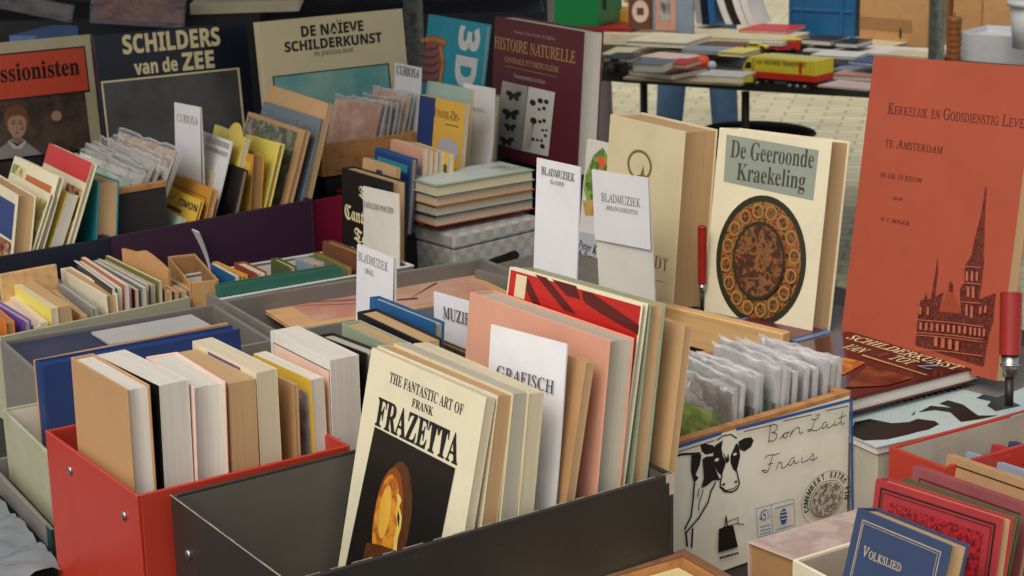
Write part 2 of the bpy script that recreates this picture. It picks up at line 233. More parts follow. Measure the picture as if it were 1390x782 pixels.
ART={
'schild':[('t','F','title','cream','SCHILDERS','ssb',.02,.0638,.2538,.2365,.0396),
 ('t','F','title','cream','van de','ssb',.02,.0853,.2065,.1045,.0298),
 ('t','F','title','cream','ZEE','ssb',.02,.2011,.2054,.0791,.038),
 ('p','F','picture_border','cream',[(.0044,.001),(.3406,.001),(.3406,.1992),(.0044,.1992)]),
 ('p','F','picture','pic_storm',[(.0087,.001),(.3349,.001),(.3349,.1951),(.0087,.1951)])],
'impress':[('p','F','title_border','ink',[(.001,.1309),(.3418,.1309),(.3418,.2392),(.001,.2392)]),
 ('p','F','title_panel','redorange',[(.001,.1357),(.3386,.1357),(.3386,.2357),(.001,.2357)]),
 ('t','F','title','ink','Impressionisten','sb',.012,.0074,.1749,.3142,.0389),
 ('p','F','picture','pic_brown',[(.001,.001),(.3279,.001),(.3279,.1321),(.001,.1321)]),
 ('p','F','picture','greycloth',[(.0838,.0006),(.1043,.0248),(.1263,.0374),(.1408,.0444),(.1588,.0423),(.1712,.0321),(.1876,.0169),(.2051,.0006)]),
 ('p','F','picture','skinshade',[(.1415,.064),(.1622,.0616),(.1618,.0376),(.1479,.0292),(.1367,.0405)]),
 ('p','F','picture','paper2',[(.1266,.0396),(.1371,.0436),(.1478,.0283),(.1631,.0405),(.1713,.0334),(.1566,.0185),(.1378,.0208)]),
 ('s','F','picture','ink',.0035,[(.1347,.0395),(.1477,.0274),(.1636,.0369)]),
 ('e','F','picture','hair',.1533,.0844,.0297,.036,0),
 ('e','F','picture','skin',.1531,.0757,.0225,.0309,0),
 ('p','F','picture','hair',[(.1313,.0825),(.1372,.1036),(.1497,.1131),(.1677,.1111),(.1771,.0992),(.1761,.0774),(.173,.0887),(.1647,.0953),(.1458,.0965),(.137,.0914)]),
 ('e','F','picture','ink',.1448,.0788,.004,.0017,0),
 ('s','F','picture','hair',.002,[(.1406,.0845),(.1505,.0843)]),
 ('e','F','picture','ink',.1619,.0769,.004,.0017,0),
 ('s','F','picture','hair',.002,[(.1576,.0826),(.1676,.0823)]),
 ('s','F','picture','skinshade',.0016,[(.1542,.0777),(.1509,.0664),(.1544,.0646)]),
 ('p','F','picture','lipdull',[(.1453,.0578),(.1509,.0589),(.1561,.0566),(.1503,.0542)]),
 ('e','F','picture','skinshade',.1654,.0656,.0045,.0052,0),
 ('e','F','picture','skin',.2505,.0845,.0129,.0117,0)],
'naieve':[('t','F','title','ink','DE NAÏEVE','ssb',.02,.1063,.2692,.164,.0235),
 ('t','F','title','ink','SCHILDERKUNST','ssb',.02,.0602,.2393,.257,.022),
 ('t','F','title','ink','IN JOEGOSLAVIE','ssb',-.02,.1342,.2235,.1032,.01),
 ('p','F','picture_border','ink',[(.0224,.001),(.3296,.001),(.3296,.1896),(.0224,.1896)]),
 ('p','F','picture','pic_teal',[(.0254,.001),(.326,.001),(.326,.1868),(.0254,.1868)])],
'anatomy':[('p','F','picture','tealblue',[(.0728,.2763),(.2582,.2763),(.2582,.1298),(.1314,.1135),(.1247,.1885)]),
 ('r','F','title','white','3','ssb',.03,.1424,.2072,.0931,.0584),
 ('r','F','title','white','D','ssb',.03,.1424,.1237,.0931,.0715),
 ('p','F','picture','skinorange',[(.0006,.2188),(.0229,.2294),(.0746,.2278),(.098,.2168),(.0799,.2015),(.0985,.1722),(.0892,.1128),(.0006,.1103),(.0006,.1589)]),
 ('s','F','picture','purple',.006,[(-.0135,.1939),(.0173,.1926),(.0465,.198),(.0617,.2072)]),
 ('s','F','picture','purple',.006,[(-.0098,.1751),(.021,.174),(.0502,.1794),(.0655,.1887)]),
 ('s','F','picture','purple',.006,[(-.006,.1564),(.0248,.1553),(.0539,.1609),(.0692,.1703)]),
 ('s','F','picture','purple',.006,[(-.0023,.1376),(.0285,.1367),(.0576,.1423),(.0729,.1518)]),
 ('s','F','picture','purple',.006,[(.0015,.1189),(.0322,.118),(.0613,.1238),(.0766,.1333)]),
 ('s','F','picture','bone',.01,[(-.0171,.2117),(.0332,.2214),(.0893,.2181)]),
 ('s','F','picture','bone',.012,[(.0707,.205),(.0902,.1713),(.0866,.1259)])],
'histoire':[('t','F','title','greypink','Georges Louis Leclerc de Buffon','sb',-.01,.0773,.2763,.1459,.0081),
 ('t','F','title','gold','HISTOIRE NATURELLE','rg',.004,.0029,.2369,.2962,.0245),
 ('t','F','title','gold','GENERALE ET PARTICULIÈRE','rg',.004,.0447,.2113,.1991,.0112),
 ('s','F','rule','gold',.0008,[(.0489,.2019),(.238,.201)]),
 ('t','F','title','greypink','Natuurprenten in kleur','sb',0,.0806,.1807,.1184,.0098),
 ('p','F','picture','pic_grey',[(.0397,.1684),(.1365,.168),(.1211,.0251),(.0189,.0261)]),
 ('p','F','picture','paper2',[(.1386,.1682),(.2352,.1682),(.2211,.0286),(.1232,.0255)]),
 ('p','F','picture','dark',[(.0853,.1448),(.0739,.1497),(.0581,.1494),(.0555,.1409),(.0685,.1371),(.0659,.1294),(.0785,.1302),(.0858,.1376),(.0941,.1305),(.1064,.134),(.1028,.1398),(.1148,.1469),(.1112,.1536),(.0958,.1507)]),
 ('p','F','picture','dark',[(.0768,.1033),(.0643,.1086),(.047,.1082),(.0442,.0987),(.0584,.0947),(.0555,.0863),(.0693,.0872),(.0774,.0954),(.0865,.0877),(.1,.0916),(.0961,.098),(.1092,.1058),(.1052,.1132),(.0884,.1099)]),
 ('p','F','picture','dark',[(.0775,.0731),(.0687,.0768),(.0564,.0764),(.0544,.0697),(.0645,.0669),(.0625,.0609),(.0722,.0616),(.0779,.0674),(.0845,.062),(.094,.0649),(.0912,.0694),(.1005,.075),(.0977,.0803),(.0858,.0778)]),
 ('p','F','picture','dark',[(.0669,.041),(.0564,.0453),(.0418,.0448),(.0395,.0368),(.0514,.0336),(.049,.0265),(.0606,.0274),(.0673,.0344),(.075,.028),(.0863,.0314),(.083,.0368),(.094,.0435),(.0907,.0496),(.0766,.0467)]),
 ('e','F','picture','dark',.1578,.1357,.011,.0065,0),
 ('e','F','picture','dark',.1848,.1434,.0095,.0056,0),
 ('e','F','picture','dark',.2066,.1443,.0081,.0048,0),
 ('e','F','picture','dark',.1996,.1292,.0068,.004,0),
 ('e','F','picture','dark',.1828,.1248,.0054,.0032,0),
 ('e','F','picture','dark',.1641,.0977,.0117,.0069,0),
 ('e','F','picture','dark',.1882,.0991,.0061,.0036,0),
 ('e','F','picture','dark',.203,.1033,.0068,.004,0),
 ('e','F','picture','dark',.1998,.0824,.0047,.0028,0),
 ('e','F','picture','dark',.2133,.0844,.004,.0024,0),
 ('e','F','picture','dark',.2109,.0719,.0054,.0032,0),
 ('e','F','picture','dark',.1671,.0579,.0055,.0033,0),
 ('e','F','picture','dark',.183,.0587,.0048,.0028,0),
 ('e','F','picture','dark',.1981,.0597,.0048,.0028,0),
 ('e','F','picture','dark',.2024,.0481,.0081,.0049,0),
 ('s','F','picture','dark',.0008,[(.1658,.0938),(.1512,.0753),(.1417,.0325)]),
 ('s','F','picture','dark',.0008,[(.1658,.0938),(.1615,.0768),(.1501,.0338)]),
 ('s','F','picture','dark',.0008,[(.1658,.0938),(.1663,.0775),(.1542,.0345)])],
'kraek':[('p','F','title_panel','greygreen',[(.0151,.2969),(.1952,.29),(.1944,.2099),(.0182,.2195)]),
 ('t','F','title','darkolive','De Geeroonde','sb',.0,.0266,.2607,.1617,.0284),
 ('t','F','title','darkolive','Kraekeling','sb',.0,.0429,.2256,.1338,.0276),
 ('e','F','emblem','darkgreen',.106,.1009,.0878,.1061,0),
 ('e','F','emblem','pic_redgold',.106,.1009,.0782,.0959,0),
 ('e','F','emblem','goldring',.1706,.1167,.011,.0122,.72),
 ('e','F','emblem','pic_redgold2',.1706,.1167,.0075,.009,0),
 ('e','F','emblem','goldring',.1607,.1458,.011,.0122,.72),
 ('e','F','emblem','pic_redgold2',.1607,.1458,.0075,.009,0),
 ('e','F','emblem','goldring',.1426,.168,.011,.0122,.72),
 ('e','F','emblem','pic_redgold2',.1426,.168,.0075,.009,0),
 ('e','F','emblem','goldring',.1188,.1801,.011,.0122,.72),
 ('e','F','emblem','pic_redgold2',.1188,.1801,.0075,.009,0),
 ('e','F','emblem','goldring',.0931,.1801,.011,.0122,.72),
 ('e','F','emblem','pic_redgold2',.0931,.1801,.0075,.009,0),
 ('e','F','emblem','goldring',.0694,.168,.011,.0122,.72),
 ('e','F','emblem','pic_redgold2',.0694,.168,.0075,.009,0),
 ('e','F','emblem','goldring',.0512,.1458,.011,.0122,.72),
 ('e','F','emblem','pic_redgold2',.0512,.1458,.0075,.009,0),
 ('e','F','emblem','goldring',.0414,.1167,.011,.0122,.72),
 ('e','F','emblem','pic_redgold2',.0414,.1167,.0075,.009,0),
 ('e','F','emblem','goldring',.0414,.0852,.011,.0122,.72),
 ('e','F','emblem','pic_redgold2',.0414,.0852,.0075,.009,0),
 ('e','F','emblem','goldring',.0512,.0561,.011,.0122,.72),
 ('e','F','emblem','pic_redgold2',.0512,.0561,.0075,.009,0),
 ('e','F','emblem','goldring',.0694,.0339,.011,.0122,.72),
 ('e','F','emblem','pic_redgold2',.0694,.0339,.0075,.009,0),
 ('e','F','emblem','goldring',.0931,.0218,.011,.0122,.72),
 ('e','F','emblem','pic_redgold2',.0931,.0218,.0075,.009,0),
 ('e','F','emblem','goldring',.1188,.0218,.011,.0122,.72),
 ('e','F','emblem','pic_redgold2',.1188,.0218,.0075,.009,0),
 ('e','F','emblem','goldring',.1426,.0339,.011,.0122,.72),
 ('e','F','emblem','pic_redgold2',.1426,.0339,.0075,.009,0),
 ('e','F','emblem','goldring',.1607,.0561,.011,.0122,.72),
 ('e','F','emblem','pic_redgold2',.1607,.0561,.0075,.009,0),
 ('e','F','emblem','goldring',.1706,.0852,.011,.0122,.72),
 ('e','F','emblem','pic_redgold2',.1706,.0852,.0075,.009,0),
 ('e','F','emblem','darkgreen',.106,.1009,.0509,.0637,0),
 ('e','F','emblem','pic_scene',.106,.1009,.0465,.0584,0)],
'cream_big':[('e','F','emblem','brownink',.0859,.2321,.0324,.0262,.82),
 ('p','F','emblem','brownink',[(.0748,.2112),(.0901,.2173),(.0963,.2339),(.0989,.2188),(.1088,.2154)]),
 ('t','F','title','brownink','DT','sb',-.012,.1411,.0663,.0349,.0225),
 ('s','F','rule','brownink',.0008,[(.1431,.0463),(.1722,.0479)])],
'peter':[('p','F','picture','pic_green',[(.0043,.1683),(.0047,.1945),(.0261,.2366),(.0539,.2559),(.0715,.2455),(.0793,.2004),(.0543,.1552),(.0191,.1496)]),
 ('p','F','picture','redorange',[(.0409,.2335),(.0583,.2411),(.0723,.225),(.0553,.2149)]),
 ('p','F','picture','pic_ochre',[(.0041,.1472),(.0539,.1577),(.0591,.1274),(.0174,.1205)]),
 ('p','F','title_panel','palegrey',[(.0006,.0879),(.0652,.092),(.0686,.0168),(.0043,.0096)]),
 ('t','F','title','navyink','Peter K','i',.02,.0037,.0556,.0673,.0154),
 ('t','F','title','navyink','& Benja','i',.02,.0068,.0377,.0673,.0154),
 ('t','F','title','navyink','Hall','i',.02,.0099,.0176,.0442,.0154)],
'kerk':[('t','F','title','brownred','Kerkelijk en Godsdienstig Leven','sc',.008,.0449,.3624,.2893,.0162),
 ('t','F','title','brownred','te Amsterdam','sc',.006,.0478,.3117,.1242,.0136),
 ('t','F','title','brownred','IN DE 17 EEUW','rg',.006,.0454,.2645,.0916,.0069),
 ('t','F','title','brownred','DOOR','rg',.006,.0793,.2333,.0211,.0044),
 ('t','F','title','brownred','H. C. ROGGE','rg',.006,.0582,.1981,.0639,.0055),
 ('p','F','church_drawing','pic_church',[(.1648,.0223),(.1629,.0648),(.1639,.0901),(.1716,.0925),(.1727,.105),(.1778,.0943),(.1849,.0962),(.1878,.1381),(.1879,.1592),(.1925,.1388),(.1923,.112),(.1932,.1006),(.2071,.1085),(.2092,.1146),(.2032,.0792),(.2494,.0831),(.2406,.1195),(.2477,.1319),(.245,.154),(.2549,.1705),(.2579,.197),(.264,.235),(.2655,.276),(.2678,.2688),(.2704,.2358),(.275,.203),(.2774,.1773),(.2807,.1666),(.2808,.1369),(.2802,.1107),(.3103,.1244),(.3125,.0825),(.308,.065),(.3049,.016)]),
 ('p','F','church_drawing','pic_gable',[(.2046,.0802),(.2094,.0955),(.2166,.1081),(.222,.1135),(.2293,.1101),(.2394,.0966),(.2482,.0844)]),
 ('p','F','church_drawing','pic_church',[(.219,.1123),(.2182,.1236),(.221,.1286),(.2253,.1247),(.2282,.1137)]),
 ('p','F','church_drawing','orangelight',[(.2487,.1471),(.2533,.1472),(.2551,.1337),(.2506,.1331)]),
 ('p','F','church_drawing','orangelight',[(.2586,.1485),(.2632,.1487),(.265,.1352),(.2605,.1346)]),
 ('p','F','church_drawing','orangelight',[(.2686,.1492),(.2726,.1494),(.2743,.1366),(.2704,.1361)]),
 ('p','F','church_drawing','orangelight',[(.255,.1254),(.26,.1257),(.2619,.1115),(.257,.1107)]),
 ('p','F','church_drawing','orangelight',[(.2649,.127),(.2699,.1272),(.2721,.1112),(.2672,.1105)]),
 ('p','F','church_drawing','orangelight',[(.2569,.0994),(.2614,.0996),(.2636,.0836),(.2592,.0828)]),
 ('p','F','church_drawing','orangelight',[(.2671,.0992),(.2721,.0994),(.2746,.0817),(.2697,.0808)]),
 ('p','F','church_drawing','orangelight',[(.1694,.0581),(.1748,.0584),(.1761,.0476),(.1709,.0467)]),
 ('p','F','church_drawing','orangelight',[(.1811,.0593),(.1864,.0596),(.1877,.0489),(.1825,.048)]),
 ('p','F','church_drawing','orangelight',[(.1926,.0605),(.1979,.0608),(.1992,.0501),(.194,.0492)]),
 ('p','F','church_drawing','orangelight',[(.2041,.0617),(.2093,.062),(.2106,.0513),(.2055,.0504)]),
 ('p','F','church_drawing','orangelight',[(.2155,.0629),(.2207,.0632),(.222,.0526),(.2169,.0517)]),
 ('p','F','church_drawing','orangelight',[(.2268,.0641),(.2319,.0644),(.2332,.0538),(.2282,.0529)]),
 ('p','F','church_drawing','orangelight',[(.238,.0652),(.2431,.0656),(.2444,.055),(.2394,.0541)]),
 ('p','F','church_drawing','orangelight',[(.2492,.0664),(.2543,.0667),(.2556,.0562),(.2506,.0553)]),
 ('p','F','church_drawing','orangelight',[(.2603,.0676),(.2653,.0679),(.2666,.0574),(.2616,.0565)]),
 ('p','F','church_drawing','orangelight',[(.2041,.0429),(.2115,.0434),(.2134,.0292),(.2062,.0279)]),
 ('p','F','church_drawing','orangelight',[(.2189,.0432),(.2261,.0437),(.228,.0296),(.2209,.0283)]),
 ('p','F','church_drawing','orangelight',[(.2334,.0435),(.2406,.044),(.2425,.0299),(.2355,.0286)]),
 ('p','F','church_drawing','orangelight',[(.2479,.0438),(.255,.0443),(.2569,.0303),(.2499,.029)]),
 ('p','F','church_drawing','orangelight',[(.2724,.0682),(.2769,.0684),(.2782,.0579),(.2738,.0571)]),
 ('p','F','church_drawing','orangelight',[(.2813,.069),(.2858,.0692),(.2871,.0587),(.2827,.0579)]),
 ('p','F','church_drawing','orangelight',[(.2903,.0697),(.2947,.07),(.296,.0595),(.2916,.0588)]),
 ('p','F','church_drawing','orangelight',[(.2991,.0705),(.3036,.0708),(.3048,.0604),(.3005,.0596)]),
 ('p','F','church_drawing','orangelight',[(.287,.1006),(.2915,.1008),(.2926,.0911),(.2882,.0903)]),
 ('p','F','church_drawing','orangelight',[(.2964,.104),(.3008,.1042),(.302,.0945),(.2976,.0938)]),
 ('p','F','church_drawing','orangelight',[(.1682,.0811),(.1725,.0814),(.1738,.0705),(.1696,.0698)]),
 ('p','F','church_drawing','orangelight',[(.1838,.0837),(.1881,.0839),(.1895,.0723),(.1854,.0716)]),
 ('s','F','church_drawing','orangelight',.0012,[(.1635,.061),(.2389,.0692),(.2991,.0735)]),
 ('s','F','church_drawing','orangelight',.0012,[(.1668,.0421),(.2421,.0508),(.3022,.0554)]),
 ('s','F','church_drawing','orangelight',.0012,[(.1674,.0383),(.2427,.0471),(.3028,.0518)]),
 ('s','F','church_drawing','orangelight',.0012,[(.171,.0176),(.2462,.0268),(.3062,.0319)]),
 ('s','F','church_drawing','orangelight',.0012,[(.244,.1539),(.2809,.157)]),
 ('s','F','church_drawing','orangelight',.0012,[(.248,.13),(.2849,.1334)]),
 ('s','F','church_drawing','orangelight',.0012,[(.2527,.1025),(.2895,.1062)])],
'fz1':[('t','F','title','ink','THE FANTASTIC ART OF','sb',0,.0474,.3175,.1545,.0125),
 ('t','F','title','ink','FRANK','sb',0,.1011,.302,.0444,.0098),
 ('t','F','title','ink','FRAZETTA','sb',.012,.0317,.2615,.1752,.0334),
 ('p','F','picture','picblack',[(.0327,.2587),(.2048,.2572),(.1997,.1734),(.179,.084),(.0112,.0246)]),
 ('e','F','picture','pic_brownglow',.1028,.1681,.0338,.0668,0),
 ('e','F','picture','eggdark',.0899,.1602,.0297,.0636,0),
 ('e','F','picture','pic_orange',.0873,.1568,.0253,.0582,0),
 ('e','F','picture','eggbright',.0823,.1683,.0117,.0325,0),
 ('p','F','picture','yellowpaper',[(.1006,.1966),(.1089,.1959),(.1127,.1906),(.1101,.1834),(.1188,.1731),(.12,.1606),(.117,.1467),(.1191,.1312),(.1114,.1254),(.1096,.1443),(.1117,.1612),(.1048,.1736),(.1061,.1854)]),
 ('p','F','picture','ink',[(.1078,.1794),(.1145,.1718),(.1158,.1593),(.1101,.1672)]),
 ('p','F','picture','pic_brownglow',[(.0548,.1217),(.0859,.1285),(.1367,.1338),(.1365,.1143),(.05,.0852)])],
'bb_red':[('p','F','cover_print','darkred',[(.0508,.4127),(.0724,.4127),(.136,.3788),(.1131,.3789)]),
 ('p','F','cover_print','darkred',[(.1391,.4084),(.1578,.4096),(.2458,.3879),(.2458,.3766),(.1754,.3889),(.1466,.396)]),
 ('p','F','cover_print','darkred',[(.0209,.4041),(.0381,.406),(.0685,.3773),(.0539,.3768)]),
 ('p','F','cover_print','darkred',[(.0835,.4127),(.1292,.4127),(.1393,.398),(.1148,.398)])],
'c_grafisch':[('t','F','title','inkgrey','GRAFISCH','rg',.004,.0172,.321,.0959,.0146)],
'c_muziek':[('t','F','title','inkgrey','MUZIEK','rg',.004,.0228,.2901,.0719,.0162)],
'c_orgel':[('t','F','title','inkgrey','BLADMUZIEK','rg',.004,.005,.2989,.0903,.0131),
 ('t','F','title','inkgrey','ORGEL','rg',.004,.0265,.2829,.0282,.0079)],
'c_poetry':[('t','F','title','inkgrey','ENGLISH POETRY','rg',.004,.0052,.236,.0952,.0103)],
'c_klas':[('t','F','title','inkgrey','BLADMUZIEK','rg',.004,.0126,.4657,.0729,.0105),
 ('t','F','title','inkgrey','KLASSIEK','rg',.004,.0331,.4556,.0311,.0053)],
'c_arr':[('t','F','title','inkgrey','BLADMUZIEK','rg',.004,.0194,.3399,.0864,.0136),
 ('t','F','title','inkgrey','ARRANGEMENTEN','rg',.004,.0287,.3267,.0703,.0072)],
'c_cur1':[('t','F','title','inkgrey','CURIOSA','rg',.004,.0123,.2975,.0868,.0151)],
'c_kinder':[('t','F','title','inkgrey','GEÏLLUSTREERDE','rg',.004,.024,.2684,.1099,.0097),
 ('t','F','title','inkgrey','KINDERBOEKEN','rg',.004,.0321,.2525,.1018,.0084)],
'p2':[('t','F','title','navyink','TIMON','ssb',.02,.0988,.1584,.0876,.0127),
 ('s','F','cover_print','ink',.0015,[(.0442,.1606),(.0566,.1651),(.0638,.1634),(.082,.1719)]),
 ('p','F','cover_print','pic_brown',[(.0276,.1516),(.1256,.1508),(.124,.1432),(.0291,.1455)])],
'c_cur2':[('t','F','title','inkgrey','CURIOSA','rg',.004,.0103,.1742,.0947,.0185)],
'winnie':[('t','F','title','brownred','Winnie-De-','sc',.006,.0492,.1402,.1019,.0184),
 ('p','F','cover_band','navy',[(.001,.0093),(.0594,.0093),(.0594,.1777),(.001,.1777)]),
 ('e','F','picture','palegrey',.1167,.0751,.0394,.0268,0),
 ('s','F','rule','ochreink',.003,[(.1033,.1292),(.1492,.13)])],
'c_white':[('t','F','title','greymid','KINDERBOEKEN','rg',.004,.0092,.1467,.0739,.0067)],
'p_cats':[('t','F','title','brownink','H','i',.0,.028,.2823,.0302,.013),
 ('t','F','title','brownink','Cats','i',0,.1565,.2787,.092,.0163)],
'canter':[('t','F','title','cream','The','frak',0,.0636,.2406,.051,.0224),
 ('t','F','title','cream','Canterbury','frak',.01,.0113,.1921,.16,.0266),
 ('t','F','title','cream','Tales','frak',.01,.0463,.1528,.1022,.0265)],
'volks':[('t','F','title','goldpale','Volkslied','sc',.02,.0193,.1794,.0543,.0108)],
'atoz':[('t','U','title','cream','SCHILDERKUNST','rg',.012,.0271,.2215,.229,.0225),
 ('t','U','title','cream','VAN','rg',.012,.0616,.1789,.0416,.0246),
 ('t','U','title','c_rose','A','rg',.012,.1226,.1856,.0185,.0242),
 ('t','U','title','cream','TOT','rg',.012,.1514,.1887,.0447,.0241),
 ('t','U','title','c_bluegrey','Z','rg',.012,.2068,.1935,.0266,.0238),
 ('p','U','rule','gold',[(.1178,.1688),(.2525,.1679),(.2512,.1714),(.1156,.1754)]),
 ('p','U','picture','pic_orange',[(.1083,.1426),(.1499,.1469),(.1751,.0799),(.1366,.0773)]),
 ('p','U','picture','pic_brownred',[(.1644,.1374),(.2501,.1443),(.2536,.0895),(.2226,.0353)])],
'spiral':[('p','U','drawing','picblack',[(.0419,.039),(.0422,.0654),(.0726,.0789),(.0818,.102),(.0775,.1211),(.0974,.1352),(.1111,.1311),(.1205,.1036),(.1196,.0853),(.1215,.0685),(.1217,.0308),(.1081,.001),(.0803,.0006)]),
 ('p','U','drawing','picblack',[(.0566,.1408),(.0434,.1738),(.0671,.1931),(.0426,.1906),(.0379,.2107),(.0643,.2157),(.0926,.2064),(.1116,.2012),(.126,.224),(.1254,.1967),(.1199,.1623),(.08,.1778),(.0614,.1663)]),
 ('p','U','drawing','picblack',[(.0519,.2511),(.0435,.2751),(.051,.3055),(.0787,.2839),(.1111,.2803),(.1103,.2344),(.0859,.2406),(.0745,.2591)]),
 ('p','U','drawing','picblack',[(.0619,.1227),(.0505,.1401),(.0621,.1283)])],
'cheese_crate':[('p','R','cow_drawing','ink',[(.0887,.1854),(.0978,.1858),(.1115,.18),(.1147,.1739),(.1092,.1697),(.0978,.1706),(.091,.1769)]),
 ('p','R','cow_drawing','ink',[(.1138,.1795),(.1276,.1835),(.1253,.1732),(.1277,.1617),(.1333,.1531),(.1315,.147),(.1255,.1349),(.1185,.1421),(.1116,.1547),(.1106,.1694)]),
 ('p','R','cow_drawing','ink',[(.1407,.1586),(.1509,.1744),(.1556,.1697),(.1581,.1545),(.1544,.1425),(.1512,.1341),(.1455,.1392),(.1408,.1495)]),
 ('p','R','cow_drawing','ink',[(.1267,.1685),(.1342,.1572),(.1365,.164),(.1389,.1536),(.1342,.1499)]),
 ('p','R','cow_drawing','ink',[(.1541,.1755),(.1649,.1777),(.1767,.1765),(.1815,.1709),(.1768,.1629),(.1651,.1594),(.157,.1639)]),
 ('e','R','cow_drawing','crateface',.1166,.1596,.0037,.0022,0),
 ('e','R','cow_drawing','crateface',.1482,.1597,.0033,.0018,0),
 ('s','R','cow_drawing','ink',.0016,[(.1161,.1862),(.1276,.19),(.1415,.1883),(.1508,.181)]),
 ('s','R','cow_drawing','ink',.0022,[(.1255,.1367),(.1223,.1265),(.1223,.121),(.1302,.1128),(.1429,.1089),(.1523,.111),(.156,.1182),(.1526,.1301),(.1511,.1359)]),
 ('s','R','cow_drawing','ink',.0012,[(.1242,.1206),(.1326,.1137),(.1466,.1131),(.1513,.1157)]),
 ('e','R','cow_drawing','ink',.1279,.1233,.0033,.0015,0),
 ('e','R','cow_drawing','ink',.1494,.1217,.0028,.0015,0),
 ('p','R','cow_drawing','ink',[(.091,.1669),(.0978,.1688),(.1115,.1663),(.1106,.1549),(.1195,.1345),(.1232,.1307),(.1093,.1334),(.0979,.129),(.0887,.1276),(.0933,.141)]),
 ('s','R','cow_drawing','ink',.003,[(.0217,.1757),(.0372,.1815),(.0549,.1819),(.0864,.1759)]),
 ('p','R','cow_drawing','ink',[(.072,.1768),(.0891,.1738),(.0855,.1592),(.0787,.1489),(.0842,.1432),(.0764,.1379),(.071,.1573)]),
 ('p','R','cow_drawing','ink',[(.0173,.1732),(.0283,.1776),(.0394,.1799),(.0336,.1728),(.0239,.1695)]),
 ('s','R','cow_drawing','ink',.0025,[(.1126,.1297),(.1048,.1199),(.1002,.1065),(.0841,.0886),(.0636,.075)]),
 ('s','R','cow_drawing','ink',.0028,[(.0764,.1379),(.0737,.1132),(.0705,.094),(.06,.0796)]),
 ('s','R','cow_drawing','ink',.0016,[(.0842,.1287),(.0819,.1184)]),
 ('s','R','cow_drawing','ink',.0016,[(.091,.1252),(.0841,.1087),(.0832,.0999)]),
 ('s','R','cow_drawing','ink',.003,[(.0614,.0756),(.0636,.0556)]),
 ('s','R','cow_drawing','ink',.003,[(.0727,.077),(.0709,.0518)]),
 ('p','R','milk_churn_drawing','ink',[(.1179,.0643),(.1281,.0653),(.1432,.0629),(.1519,.0306),(.117,.0318)]),
 ('s','R','milk_churn_drawing','ink',.002,[(.1281,.0653),(.1304,.0796),(.1328,.0648)]),
 ('s','R','milk_churn_drawing','ink',.0012,[(.1328,.0704),(.1516,.0718),(.1517,.0629),(.1621,.0594)]),
 ('s','R','milk_churn_drawing','ink',.0012,[(.1328,.0648),(.1507,.0639)]),
 ('s','R','lettering','ink',.003,[(.1199,.0236),(.1222,.0237)]),
 ('s','R','lettering','ink',.003,[(.1246,.0234),(.1269,.0235)]),
 ('s','R','lettering','ink',.003,[(.1297,.0231),(.1321,.0232)]),
 ('s','R','lettering','ink',.003,[(.134,.0231),(.1363,.0232)]),
 ('s','R','lettering','ink',.003,[(.1387,.0229),(.141,.023)]),
 ('s','R','lettering','ink',.003,[(.1434,.0227),(.1458,.0229)]),
 ('s','R','lettering','ink',.003,[(.1482,.0226),(.1505,.0227)]),
 ('s','R','lettering','ink',.0013,[(.2039,.1637),(.204,.1645),(.2042,.166),(.2045,.1683),(.2049,.1713),(.2053,.1742),(.2057,.1772),(.2061,.18),(.2066,.1829),(.207,.185),(.2072,.1864),(.2073,.1871)]),
 ('s','R','lettering','ink',.0013,[(.205,.1857),(.2052,.1858),(.2058,.186),(.2067,.1863),(.2078,.1867),(.209,.1869),(.2104,.187),(.2118,.1869),(.2133,.1867),(.2147,.1863),(.2159,.1857),(.2171,.185),(.2182,.1842),(.2189,.1833),(.2193,.1824),(.2194,.1813),(.2191,.1803),(.2185,.1793),(.2175,.1785),(.2163,.1777),(.2147,.1771),(.2132,.1766),(.212,.1763),(.211,.1761),(.2101,.1761),(.2095,.1761),(.209,.1761),(.2088,.1761)]),
 ('s','R','lettering','ink',.0013,[(.2122,.1758),(.2126,.1756),(.2133,.1753),(.2143,.1747),(.2157,.174),(.2168,.1732),(.2176,.1724),(.2181,.1714),(.2184,.1703),(.2184,.1693),(.218,.1682),(.2174,.1671),(.2164,.1661),(.2153,.1652),(.2139,.1646),(.2124,.1643),(.2107,.1642),(.2092,.1643),(.2079,.1646),(.2068,.1651),(.206,.1658),(.2053,.1661),(.2048,.1661),(.2044,.1657),(.2042,.1649),(.204,.1643),(.2039,.1639),(.2039,.1637)]),
 ('s','R','lettering','ink',.0013,[(.2244,.1642),(.2247,.1645),(.2253,.165),(.2263,.1657),(.2276,.1668),(.2288,.1677),(.23,.1685),(.2311,.1692),(.2321,.1697),(.2332,.1701),(.2343,.1703),(.2354,.1703),(.2364,.1701),(.2373,.1698),(.2379,.1692),(.2382,.1685),(.2383,.1676),(.2382,.1667),(.2377,.1659),(.2371,.1652),(.2361,.1645),(.2351,.1641),(.2341,.1638),(.2331,.1638),(.232,.1639),(.2311,.1642),(.2305,.1647),(.2301,.1654),(.2298,.1663),(.23,.1671),(.2305,.1679),(.2314,.1687),(.2327,.1694),(.2341,.1698),(.2356,.1701),(.2373,.1702),(.2391,.17),(.2405,.1699),(.2414,.1698),(.2419,.1698)]),
 ('s','R','lettering','ink',.0013,[(.2467,.1718),(.2465,.1716),(.2462,.171),(.2458,.1702),(.2452,.1691),(.2446,.168),(.244,.167),(.2434,.1659),(.2429,.1648),(.2424,.164),(.2421,.1634),(.242,.1632)]),
